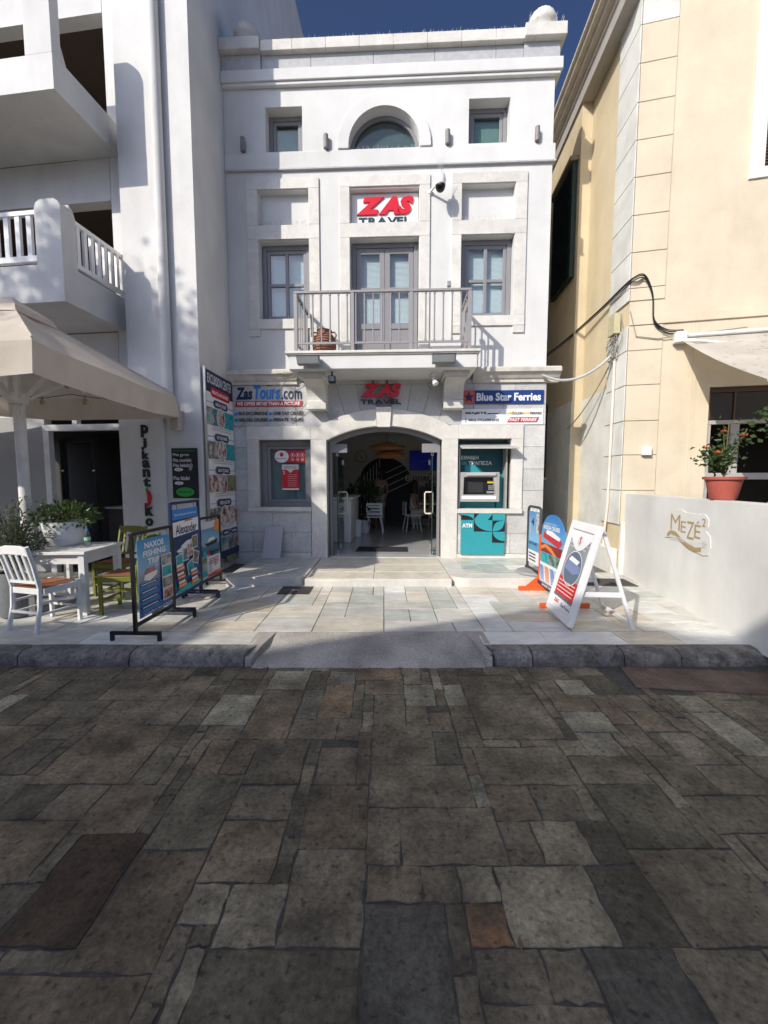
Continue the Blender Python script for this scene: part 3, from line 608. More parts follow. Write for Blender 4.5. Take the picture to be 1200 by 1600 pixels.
# agency window with stickers
wn = window(-2.30, -1.34, 1.195, 2.415, .12, 1, 1, blind=False, fr=.09)
p = Print(.155); p.rect(-2.07, -1.47, 2.02, 2.24, PRED); p.ell(-1.94, 2.13, .135, .115, PWHITE); p.ell(-1.94, 2.165, .035, .04, PRED); p.text('MoneyGram', -2.045, -1.835, 2.075, 2.10, PBLACK)
for i, x in enumerate((-1.73, -1.635, -1.54)): p.ell(x, 2.155, .036, .042, PWHITE); p.ell(x, 2.155, .031, .036, PRED); p.rect(x - .012, x + .012, 2.145, 2.17, PWHITE); p.rect(x - .03, x + .03, 2.075, 2.085, PWHITE); p.rect(x - .022, x + .022, 2.055, 2.064, PWHITE)
p.done('window_sticker', wn)
p = Print(.155); p.rect(-1.94, -1.62, 1.50, 1.98, PRED); p.poly([(-1.94, 1.98), (-1.94, 1.88), (-1.85, 1.885), (-1.78, 1.82), (-1.71, 1.885), (-1.62, 1.89), (-1.62, 1.98)], flat('pale_green_print', (.55, .66, .60))); p.text('ΑΠΟΣΤΟΛΗ', -1.90, -1.66, 1.90, 1.95, PRED, .03); p.rect(-1.94, -1.62, 1.50, 1.53, PWHITE)
for i in range(7): p.rect(-1.83, -1.66, 1.78 - .035 * i, 1.79 - .035 * i, flat('pink_print', (.6, .3, .28)))
p.text('2', -1.92, -1.88, 1.80, 1.86, PWHITE); p.done('window_poster', wn)
MB().box(-2.2, -1.44, .26, .265, 1.29, 2.31).build('reflection_board', mat('teal_grey_reflection', (.16, .24, .25), .6, .15, 3), wn)  # added board; its tint imitates the reflection in the window glass
# entrance frame and glass leaves
ef = MB(); po = arcpts(CZ, RI - .014, -1.03, 1.03, 18)
pin = [(x * .955, z - .075) for x, z in po]
ef.plate([[(-1.03, FLOOR), (-.985, FLOOR)] + [(-.985, 2.30)] + [(x, z) for x, z in pin[1:-1]] + [(.985, 2.30), (.985, FLOOR), (1.03, FLOOR)] + list(reversed(po))], .14, .24)
ef.box(-.985, -.70, .15, .23, 2.20, 2.36).box(.70, .985, .15, .23, 2.20, 2.36)
EF = ef.build('door_frame', ALU, ZB)
def leaf(u, sgn):
    o = MB().box(u - .006, u + .006, .24, 1.06, FLOOR + .02, 2.20).build('glass_door', glass('door_glass', (.78, .88, .86), .04), ZB)
    [MB().box(u - .02, u + .02, *q).build('door_fitting', STEEL, o) for q in ((.24, .36, 2.14, 2.22), (.24, .36, FLOOR + .005, FLOOR + .09), (.98, 1.06, 2.0, 2.1), (.60, .66, FLOOR + .05, FLOOR + .16))]
    h = MB(); c = u; pts = [(c - sgn * .0, .88, 1.44), (c - sgn * .08, .88, 1.44), (c - sgn * .10, .88, 1.41), (c - sgn * .10, .88, 1.03), (c - sgn * .08, .88, 1.0), (c, .88, 1.0)]
    h.tube(pts, .017, 8); q = [(c - (x - c) * .6, y, z) for x, y, z in pts]; h.tube(q, .017, 8); h.build('door_handle', CREAMH, o, smooth=True)
    MB().box(u - .008, u + .008, .235, .245, FLOOR + .02, 2.20).build('door_edge', mat('glass_edge', (.02, .05, .045), .2), o)
leaf(-.90, -1); leaf(.90, 1)
MB().box(-1.03, 1.03, .02, .30, .18, FLOOR + .006).build('threshold', mat('threshold_marble', (.55, .57, .54), .2, .05), ZB)
# interior shell
MB().box(L0 + .31, L1 - .31, .305, 6.69, .1, FLOOR + .002).build('interior_floor', INTF, ZB)
MB().box(L0 + .31, L1 - .31, .39, 6.69, 3.05, 3.25).build('interior_ceiling', INTW, ZB)
IB = 5.6
ap = [(-1.05, FLOOR), (-.02 + .0, FLOOR), (.62, FLOOR)] + [(.62 - .835 + .835 * math.cos(R(t)), 1.6 + .80 * math.sin(R(t))) for t in range(0, 181, 12)]
MB().plate([[(L0 + .31, FLOOR), (-1.05, FLOOR)] + list(reversed(ap[3:])) + [(.62, FLOOR), (L1 - .31, FLOOR), (L1 - .31, 3.05), (L0 + .31, 3.05)]], IB, IB + .12).build('interior_back_wall', INTW, ZB)
MB().box(L0 + .31, L1 - .31, 6.6, 6.68, FLOOR, 3.05).build('stairwell_wall', mat('stair_wall', (.10, .10, .10), .9), ZB)
MB().box(-2.48, -2.42, .4, IB, FLOOR, 3.05).box(2.52, 2.55, .4, IB, FLOOR, 3.05).build('interior_side_wall', INTW, ZB)
bs = MB()
for i in range(7): x = -1.0 + .10 * i; bs.box(x - .012, x + .012, IB + .2, IB + .224, FLOOR, 1.75 + .1 * i)
for i in range(4): bs.bar((-.2, IB + .25, 1.25 + .22 * i), (.6, IB + .25, 1.62 + .22 * i), .02)
bs.build('stair_railing', WHITE, ZB)
# ------------------------------------------------------------------ things on and around the travel agency
def wall_light(u, z, label):
    t = thing('wall_light', label, 'wall light', zas(u, 0, z), ZR, 'small wall lights under the top floor windows')
    MB().tube([(0, -.055, -.11), (0, -.055, .11)], .042, 10).build('lamp_body', mat('grey_lamp', (.22, .21, .20), .5), t, smooth=True); MB().box(-.03, .03, -.03, -.001, -.05, .05).build('bracket', ALU, t)
for u, lab in ((-2.457, 'small grey wall light in the shaded strip at the far left'), (-1.0, 'small grey wall light between the left top window and the arched window'), (1.087, 'small grey wall light between the arched window and the right top window'), (2.589, 'small grey wall light at the right edge of the white facade')): wall_light(u, 7.50, lab)
# upper and lower ZAS TRAVEL signs
t = thing('wall_sign', 'upper red ZAS sign with dark TRAVEL below, in the niche over the balcony door', 'sign', zas(0, .138, 6.172), ZR)
MB().box(-.585, .60, -.02, .0, .005, .565).build('sign_panel', mat('bright_sign_board', (.82, .82, .81), .5, .02), t)
letters('ZAS', -.49, .52, .20, .50, -.05, .029, RED, t, .075, .28); letters('TRAVEL', -.46, .47, .045, .165, -.032, .011, mat('dark_green_letter', (.02, .05, .06), .4), t, .03)
t = thing('wall_sign', 'lower red ZAS TRAVEL sign on grey stone under the balcony', 'sign', zas(0, -.052, 3.035), ZR)
letters('ZAS', -.42, .31, .13, .37, -.05, .04, RED, t, .075, .28); letters('TRAVEL', -.42, .31, .01, .095, -.035, .02, flat('navy_letter', (.02, .03, .06)), t, .03)
MB().box(-.2, -.18, -.03, -.012, .37, .43).box(.05, .07, -.03, -.012, .37, .43).build('sign_bracket', BLACK, t)
t = thing('wall_sign', 'ZasTours.com lettering with red slogan strip and list of tours on the left ashlar', 'sign', zas(0, -.057, 2.7), ZR)
p = Print(-.004)
p.text('Zas', -2.70, -2.39, .445, .665, NAVY, .045, .15); p.text('Tours', -2.37, -1.88, .445, .70, PBLUE, .045, .15); p.text('.com', -1.86, -1.49, .445, .60, NAVY, .01)
p.poly([(-2.14, .68), (-2.0, .70), (-1.93, .75), (-2.0, .73), (-2.05, .735)], NAVY)
p.poly([(-2.72, .32), (-1.49, .32), (-1.47, .42), (-2.70, .42)], PRED); p.text('WE OFFER MORE THAN A PICTURE', -2.68, -1.52, .34, .405, PWHITE, .03, .2)
for i, (a, b) in enumerate((('BUS EXCURSIONS', 'ONE DAY CRUISES'), ('SAILING CRUISES', 'PRIVATE  TOURS'))):
    z = .165 - .115 * i; p.text(a, -2.65, -2.12, z, z + .065, PBLACK, .03, .1); p.text(b, -2.01, -1.46, z, z + .065, PBLACK, .03, .1)
    for x in (-2.74, -2.11): p.poly([(x, z), (x + .06, z), (x + .085, z + .045), (x + .03, z + .05)], PBLUE)
p.done('lettering', t)
t = thing('wall_sign', 'blue sign with star reading Blue Star Ferries on the right ashlar', 'sign', zas(2.11, -.057, 3.035), ZR)
MB().box(-.70, .71, -.02, -.001, 0, .235).build('sign_panel', flat('ferry_blue', (.012, .045, .20)), t)
p = Print(-.0205); p.rect(-.70, -.50, 0, .235, flat('star_red', (.60, .09, .05)))
p.poly([(-.60 + (.10 if k % 2 == 0 else .042) * math.sin(math.pi * k / 5), .115 + (.105 if k % 2 == 0 else .044) * math.cos(math.pi * k / 5)) for k in range(10)], NAVY); p.text('Blue Star Ferries', -.465, .66, .05, .19, PWHITE, .035); p.done('lettering', t)
t = thing('wall_sign', 'white board with four ferry company names below the blue ferry sign', 'sign', zas(2.11, -.057, 2.672), ZR)
MB().box(-.72, .71, -.015, -.001, 0, .275).build('sign_panel', WHITE, t)
p = Print(-.0155); p.text('SEAJETS', -.66, -.28, .175, .225, PBLACK, .05)
p.poly([(-.27, .18), (-.18, .19), (-.09, .18), (-.02, .25), (-.08, .20), (-.18, .205), (-.26, .20)], PBLACK); p.text('SMALL CYCLADES LINES', -.60, -.06, .06, .105, PBLACK, .02); p.rect(-.65, -.64, .04, .12, DRED)
p.poly([(.06, .19), (.16, .18), (.20, .235), (.13, .215)], PYEL); p.text('GOLDEN', .17, .36, .175, .215, PBLACK, .02); p.text('STAR', .37, .47, .175, .215, PYEL, .03); p.text('FERRIES', .48, .68, .175, .215, PBLACK, .02)
p.poly([(.08, .04), (.60, .04), (.64, .125), (.14, .125)], PRED); p.text('FAST FERRIES', .12, .60, .055, .11, PWHITE, .03, .3); p.done('lettering', t)
# security camera
t = thing('security_camera', 'white dome security camera with black eye on a bracket beside the upper sign', 'camera', zas(.80, 0, 6.63), ZR)
MB().bar((0, -.001, .02), (0, -.04, .02), .06).bar((0, -.03, .02), (.15, -.30, .03), .03).tube([(.15, -.30, -.0), (.15, -.30, .16)], .03, 10).build('bracket', WHITE, t)
MB().lathe([(.02, .10), (.075, .09), (.09, .03), (.09, -.06), (.085, -.07)], (.15, -.30, .0), 18).build('camera_housing', WHITE, t, smooth=True)
MB().lathe([(.084, -.07)] + [(.084 * math.cos(R(a)), -.075 - .095 * math.sin(R(a))) for a in range(0, 86, 12)], (.15, -.30, 0), 18).build('camera_dome', mat('black_gloss', (.01, .01, .01), .1), t, smooth=True)
MB().lathe([(.0, 0), (.028, 0), (.03, .02)], (.135, -.385, -.1), 10).build('camera_lens', GREYP, t)
sp = MB()
for k in range(9): a = k * .7; sp.tube([(.15, -.3, .15), (.15 + .07 * math.cos(a), -.3 + .07 * math.sin(a), .30 + .03 * (k % 3))], .002, 3)
sp.build('spikes', STEEL, t)
# floodlights
def flood(u, label):
    t = thing('floodlight', label, 'floodlight', zas(u, BD - .002, 3.60), ZR, 'floodlights on the front of the balcony slab')
    MB().hexa([(-.19, -.17, -.10), (.17, -.17, -.10), (.17, -.06, -.10), (-.19, -.06, -.10)], [(-.20, -.22, .02), (.18, -.22, .02), (.14, -.03, .05), (-.16, -.03, .05)]).build('lamp_housing', mat('grey_lamp_metal', (.25, .25, .25), .5), t, bevel=.01)
    MB().add([(-.175, -.2235, .005), (.155, -.2235, .005), (.148, -.178, -.092), (-.168, -.178, -.092)], [(0, 1, 2, 3)]).build('lens', mat('lamp_lens', (.30, .31, .31), .15), t, recalc=False)
    MB().box(-.19, .17, -.227, -.2, .008, .02).build('rim', BLACK, t); MB().bar((-.1, -.05, 0), (-.1, 0, .02), .03).bar((.08, -.05, 0), (.08, 0, .02), .03).build('bracket', BLACK, t)
flood(-1.13, 'grey floodlight on the left end of the balcony front'); flood(.98, 'grey floodlight on the right end of the balcony front')
t = thing('spotlight', 'small black spotlight hanging under the balcony beside the left corbel', 'lamp', zas(-.83, -.62, 3.40), ZR); MB().box(-.055, .055, -.10, .02, -.11, .0).build('lamp_body', BLACK, t, bevel=.006); MB().box(-.045, .045, -.103, -.099, -.09, -.01).build('lens', GREYP, t); MB().box(-.012, .012, -.06, -.03, -.001, .07).build('stem', BLACK, t)
t = thing('spotlight', 'small white spotlight with loose wires under the balcony beside the right corbel', 'lamp', zas(.83, -.55, 3.40), ZR); MB().tube([(0, -.04, -.02), (.05, -.09, -.14)], [.025, .05], 10).build('lamp_body', WHITED, t, smooth=True); MB().tube([(0, 0, .07), (-.05, -.03, 0), (.03, .02, -.05), (-.08, 0, -.12), (-.02, .03, -.2)], .005, 5).build('wire', BLACK, t)
t = thing('rail_lamp', 'tiny grey lamp clamped on the balcony handrail near its right corner', 'lamp', zas(1.06, RY, 4.69), ZR); MB().box(-.03, .03, -.03, .03, .03, .11).build('lamp_body', RAILM, t, bevel=.005); MB().box(-.01, .01, -.01, .01, 0, .03).build('stem', RAILM, t)
# terracotta jug on the balcony
t = thing('terracotta_jug', 'banded terracotta jar standing on the balcony floor behind the railing', 'jar', zas(-.98, -.50, 3.746), ZR); t.scale = (.86, .86, .86)
MB().lathe([(.0, 0), (.13, 0), (.20, .10), (.225, .22), (.21, .32), (.15, .42), (.12, .46), (.13, .50), (.15, .51), (.11, .50), (.10, .44)], seg=28, close=False).build('body', TERRAJ, t, smooth=True)
bd = MB()
for z, r in ((.06, .18), (.11, .208), (.16, .222), (.21, .23), (.26, .228), (.31, .218), (.36, .195), (.41, .162)): bd.lathe([(r - .006, -.006), (r + .005, -.004), (r + .005, .004), (r - .006, .006)], (0, 0, z), 24, close=False)
bd.build('dark_bands', mat('jar_band', (.10, .05, .03), .8), t)
for s in (-1, 1): MB().tube([(s * .13, 0, .47), (s * .20, 0, .48), (s * .235, 0, .42), (s * .20, 0, .35)], .016, 8).build('handle', TERRAJ, t, smooth=True)
# bird spikes
def spikes(label, pts, n, h, fr):
    t = MB(); r0 = random.Random(n)
    for (x0, y0, z0), (x1, y1, z1) in pts:
        t.box(min(x0, x1), max(x0, x1), y0 - .008, y0 + .008, z0, z0 + .005)
        for i in range(n):
            f = (i + .5) / n; x = x0 + (x1 - x0) * f; a = r0.uniform(-.3, .3); b = r0.uniform(-.35, .35)
            t.tube([(x, y0, z0), (x + a * h, y0 + b * h, z0 + h * r0.uniform(.8, 1.05))], .0026, 3, cap=False)
    o = t.build('bird_spike_strip', mat('spike_wire', (.55, .54, .52), .4), None, recalc=False); o.location = zas(0, 0, 0); o.rotation_euler = (0, 0, ZR); tag(o, label, 'bird spikes', 'bird spikes on the white building')
spikes('row of thin wire bird spikes along the roof parapet between the two ball finials', [((-2.05, .0, 9.107), (2.28, .0, 9.107))], 150, .12, 0)
spikes('wire bird spikes on the top of the right roof pier beside its ball', [((2.36, -.1, 9.132), (2.96, -.1, 9.132))], 26, .16, 0)
spikes('wire bird spikes on the sill of the left empty niche', [((-2.2, .04, 6.172), (-1.36, .04, 6.172))], 36, .11, 0)
spikes('wire bird spikes on the sill of the right empty niche', [((1.38, .04, 6.172), (2.22, .04, 6.172))], 36, .11, 0)
spikes('wire bird spikes on the sill of the arched top window', [((-.55, .08, 7.402), (.55, .08, 7.402))], 40, .09, 0)
spikes('wire bird spikes on the sill of the left tall window', [((-2.1, .05, 4.572), (-1.4, .05, 4.572))], 30, .09, 0)
# cash machine
t = thing('cash_machine', 'turquoise bank cash machine set in the right window opening with panel below marked ATM', 'cash machine', zas(1.80, 0, 1.17), ZR)
MB().box(-.44, .46, .25, .30, .005, 1.24).build('back_panel', TEALD, t)
MB().box(.29, .40, .18, .249, .005, .62).build('side_panel', TEAL, t); MB().box(-.42, .27, .19, .249, .005, .12).build('base_panel', TEAL, t)
MB().box(-.44, -.415, -.02, .24, .005, 1.10).box(.405, .43, -.02, .24, .005, 1.08).build('side_cheek', mat('atm_grey', (.36, .36, .34), .45), t)
MB().hexa([(-.43, -.30, 1.06), (.56, -.30, 1.06), (.46, .20, 1.16), (-.43, .20, 1.16)], [(-.43, -.30, 1.085), (.56, -.30, 1.085), (.46, .20, 1.19), (-.43, .20, 1.19)]).build('canopy', mat('atm_canopy', (.46, .46, .44), .5), t, bevel=.006)
fas = MB(); ox0, ox1, oz0, oz1 = -.41, .30, .12, .66
fas.plate([[(ox0, oz0), (ox1, oz0), (ox1, oz1), (ox0, oz1)], [(ox0 + .06, .25), (ox1 - .07, .25), (ox1 - .11, .57), (ox0 + .07, .57)]], -.02, .24).build('fascia', mat('atm_fascia', (.37, .36, .32), .45), t, bevel=.012)
MB().box(-.35, .22, .10, .12, .25, .57).build('dark_bezel', mat('atm_black', (.012, .013, .015), .15), t)
MB().box(-.30, .02, .092, .0995, .29, .49).build('screen', mat('atm_screen', (.035, .035, .037), .1), t)
MB().box(.10, .22, .085, .0995, .46, .50).build('card_slot', PYEL, t); kp = MB()
for i in range(3):
    for j in range(3): kp.box(.12 + .03 * i, .142 + .03 * i, .085, .0995, .34 + .03 * j, .362 + .03 * j)
kp.build('keypad', STEEL, t); MB().box(.09, .22, .085, .0995, .275, .315).build('cash_slot', STEEL, t)
MB().box(-.38, .24, -.027, -.0205, .17, .23).build('instruction_strip', WHITE, t); MB().box(-.30, .22, -.06, -.021, .60, .65).build('light_bar', mat('atm_lightbar', (.45, .45, .47), .3), t)
p = Print(.2495); p.text('ΕΘΝΙΚΗ', -.36, -.04, .90, .97, PWHITE, .02); p.text('ΤΡΑΠΕΖΑ', -.23, .21, .80, .87, PWHITE, .02); p.pill(-.36, -.25, .80, .865, TEAL); p.poly([(-.30, .64), (.10, .64), (-.10, .80), (-.28, .80)], TEAL); p.done('lettering', t)
fp = MB().box(-.40, .385, -.115, -.08, -.835, -.09).build('front_panel', TEAL, t, bevel=.004)
p = Print(-.116); Zt = -.09; K = PBLACK
def leafp(a, b, f=.32):
    (x0, z0), (x1, z1) = a, b; dx, dz = x1 - x0, z1 - z0; o = []
    for i in range(9): s_ = i / 8; w_ = math.sin(math.pi * s_) * f; o.append((x0 + dx * s_ - dz * w_ * .5, z0 + dz * s_ + dx * w_ * .5))
    for i in range(8, -1, -1): s_ = i / 8; w_ = math.sin(math.pi * s_) * f; o.append((x0 + dx * s_ + dz * w_ * .5, z0 + dz * s_ - dx * w_ * .5))
    return o
x1_ = -.17; 
p.rect(-.40, x1_, Zt - .11, Zt, K); p.poly([(-.40, Zt)] + [(-.40 + .23 * math.sin(R(a)), Zt - .10 * (1 - math.cos(R(a))) - .02) for a in range(0, 91, 15)] + [(x1_, Zt)], TEAL)
p.rect(x1_, .16, Zt - .11, Zt, K); p.poly(leafp((x1_, Zt - .11), (.16, Zt), .5), TEAL)
p.rect(x1_, .16, Zt - .32, Zt - .113, K); p.poly([(.16, Zt - .113), (x1_ + .012, Zt - .113)] + [(x1_ + .012 + .315 * (1 - math.cos(R(a))), Zt - .113 - .20 * math.sin(R(a))) for a in range(10, 91, 10)], TEAL)
p.rect(.16, .385, Zt - .32, Zt - .12, K); p.poly(leafp((.165, Zt - .315), (.38, Zt - .12), .5), TEAL)
p.rect(.16, .385, Zt - .52, Zt - .323, K); p.poly([(.385, Zt - .323), (.172, Zt - .323)] + [(.172 + .213 * (1 - math.cos(R(a))), Zt - .323 - .17 * math.sin(R(a))) for a in range(10, 91, 10)], TEAL)
p.text('ATM', -.38, -.20, -.34, -.265, PWHITE, .04); p.done('panel_print', fp)
# leaning slab
t = thing('marble_tile', 'grey marble slab leaning against the wall under the left agency window', 'slab', zas(-2.03, -.31, .274), ZR)
MB().hexa([(-.165, -.02, 0), (.165, -.02, 0), (.165, .005, 0), (-.165, .005, 0)], [(-.155, .19, .56), (.175, .19, .56), (.175, .215, .56), (-.155, .215, .56)]).build('slab', mat('loose_marble', (.47, .48, .50), .5, .06, 25, .05, 80), t, bevel=.003)
# ------------------------------------------------------------------ inside the agency
t = thing('counter', 'white reception counter with rounded edge just inside the left door', 'counter', zas(-1.25, 2.2, FLOOR + .003), ZR)
MB().box(-.4, .42, -.5, 1.2, 0, .98).build('counter_body', WHITE, t, bevel=.03); MB().box(-.45, .48, -.56, 1.25, .985, 1.05).build('counter_top', WHITE, t, bevel=.02)
t = thing('potted_plant', 'dark leafy indoor plant beside the reception counter', 'plant', zas(-.72, 3.6, FLOOR + .003), ZR)
MB().lathe([(.0, 0), (.16, 0), (.2, .35), (.17, .35), (.16, .3)], seg=16, close=False).build('pot', WHITE, t, smooth=True)
def leaves(n, fn, size, seed, asp=.45, bend=.25):
    mb = MB(); r0 = random.Random(seed)
    for _ in range(n):
        p0, d = fn(r0); p0 = Vector(p0); d = Vector(d).normalized(); sz = size * r0.uniform(.6, 1.25)
        s_ = d.cross(Vector((r0.uniform(-1, 1), r0.uniform(-1, 1), r0.uniform(-.2, 1)))).normalized() * sz * asp / 2; up = s_.cross(d).normalized() * sz * bend
        mb.add([p0, p0 + d * sz * .45 + s_ + up * .6, p0 + d * sz - up * .4, p0 + d * sz * .45 - s_ + up * .6], [(0, 1, 2), (0, 2, 3)])
    return mb
def ball(c, rx, ry, rz, inner=.3):
    def f(r0):
        while 1:
            v = Vector((r0.uniform(-1, 1), r0.uniform(-1, 1), r0.uniform(-1, 1)))
            if inner < v.length < 1: break
        return (c[0] + v.x * rx, c[1] + v.y * ry, c[2] + v.z * rz), v + Vector((r0.uniform(-.5, .5), r0.uniform(-.5, .5), r0.uniform(-.2, .6)))
    return f
tag(leaves(420, ball((0, 0, .85), .42, .42, .6), .16, 2).build('foliage', LEAF, t, recalc=False), kind='stuff'); MB().tube([(0, 0, .3), (.02, 0, .9)], .02, 6).build('stem', BARK, t)
def modern_chair():
    t = thing('modern_chair', 'white slatted chair facing into the agency, left of the two', 'chair', group='white chairs inside the agency')
    MB().plate([[(-.23, -.22), (.23, -.22), (.22, .22), (-.22, .22)]], .43, .46, ax='z').build('seat', WHITE, t, bevel=.01)
    for sx in (-1, 1):
        for sy in (-1, 1): MB().bar((sx * .16, sy * .15, .43), (sx * .23, sy * .22, 0), .025).build('leg', WHITE, t)
    b = MB().plate([[(-.22, .50), (.22, .50), (.21, .82), (-.21, .82)], [(-.15, .57), (.15, .57), (.15, .60), (-.15, .60)], [(-.15, .66), (.15, .66), (.15, .69), (-.15, .69)], [(-.15, .75), (.15, .75), (.15, .765), (-.15, .765)]], -.24, -.215).build('backrest', WHITE, t, bevel=.006)
    MB().bar((-.18, -.225, .44), (-.18, -.225, .52), .03).bar((.18, -.225, .44), (.18, -.225, .52), .03).build('back_support', WHITE, t); return t
mc = modern_chair(); put(mc, zas(-.40, 3.5, FLOOR + .003), ZR, 'white slatted chair seen from behind in the middle of the agency floor')
m2 = copy_tree(mc); put(m2, zas(.62, 4.0, FLOOR + .003), R(-80), 'white chair that the seated woman sits on')
t = thing('desk', 'dark topped desk behind the seated woman', 'desk', zas(1.35, 4.75, FLOOR + .003), ZR)
MB().box(-.75, .8, -.3, .4, .70, .75).build('desk_top', WHITE, t); MB().box(-.7, -.64, -.25, .35, 0, .698).build('leg', WHITE, t); MB().box(.7, .76, -.25, .35, 0, .698).build('leg', WHITE, t); MB().box(-.6, .7, .3, .33, .25, .698).build('modesty_panel', mat('walnut', (.10, .05, .03), .5), t)
t = thing('computer_monitor', 'black computer monitor on the desk', 'monitor', zas(1.15, 4.8, FLOOR + .755), ZR); MB().box(-.3, .3, -.02, .02, .10, .48).build('screen', BLACK, t, bevel=.005); MB().box(-.03, .03, -.02, .05, .0, .12).build('stand', BLACK, t); MB().box(-.1, .1, -.08, .1, 0, .01).build('foot', BLACK, t)
t = thing('television', 'blue lit television screen high on the back wall', 'television', zas(1.12, IB - .004, 1.98), ZR); MB().box(-.55, .55, -.06, 0, 0, .62).build('case', BLACK, t, bevel=.005); MB().box(-.53, .53, -.064, -.0605, .02, .60).build('screen', emit('tv_blue', (.003, .008, .20), .10), t)
p = Print(-.065); p.text('wifi', .05, .25, .36, .42, PBLUE); p.poly([(-.2, .27), (.4, .37), (.4, .375), (-.2, .278)], PBLUE); p.done('screen_picture', t)
t = thing('wall_sign', 'red EXCURSION CENTER lettering on the back wall under the television', 'sign', zas(1.1, IB - .003, 1.60), ZR); p = Print(0); p.ell(-.58, .14, .11, .12, PBLACK); p.ell(-.58, .14, .095, .105, INTW); p.text('i', -.6, -.56, .07, .2, PBLACK, .03); p.text('EXCURSION CENTER', -.43, .85, .06, .2, DRED, .03, .2); p.rect(-.43, .85, .03, .04, DRED); p.text('BOOK HERE', -.02, .55, -.12, -.02, PBLACK, .04); p.done('lettering', t)
t = thing('wall_clock', 'thin round wall clock on the back wall above the arch', 'clock', zas(-.98, IB - .003, 2.42), ZR)
MB().plate([arc(0, 0, .19, 0, 360, 24)[:-1], arc(0, 0, .175, 0, 360, 24)[:-1]], -.02, 0).build('rim', BLACK, t); MB().plate([arc(0, 0, .174, 0, 360, 24)[:-1]], -.006, 0).build('dial', INTW, t); MB().bar((0, -.012, 0), (.03, -.012, -.10), .012).bar((0, -.012, 0), (.0, -.012, .07), .012).build('hands', BLACK, t)
t = thing('pendant_lamp', 'wide layered rattan pendant lamp hanging inside the entrance', 'lamp', zas(-.02, 2.2, 2.35), ZR)
RAT = mat('rattan', (.30, .13, .05), .8, .25, 30, .6, 60)
MB().lathe([(.10, .22), (.40, .14), (.43, .08), (.36, .02), (.10, .0)], seg=28).build('upper_shade', RAT, t, smooth=True); MB().lathe([(.10, .02), (.33, -.03), (.36, -.09), (.28, -.15), (.05, -.16)], (.06, 0, 0), 28).build('lower_shade', RAT, t, smooth=True); MB().tube([(0, 0, .22), (0, 0, .7)], .008, 6).build('cord', BLACK, t)
t = thing('doormat', 'dark doormat just inside the entrance', 'mat', zas(-.05, .85, FLOOR + .004), ZR); MB().box(-.55, .5, -.28, .28, 0, .012).build('mat', mat('mat_fibre', (.03, .03, .032), .95, .2, 60, .5, 200), t, bevel=.004)
t = thing('floor_board', 'small white board standing on the floor by the counter', 'board', zas(-.78, 2.75, FLOOR + .003), ZR); MB().hexa([(-.07, 0, 0), (.07, 0, 0), (.07, .02, 0), (-.07, .02, 0)], [(-.07, .06, .42), (.07, .06, .42), (.07, .08, .42), (-.07, .08, .42)]).build('panel', WHITE, t); MB().box(-.05, .05, .06, .2, 0, .02).build('foot', WHITE, t)
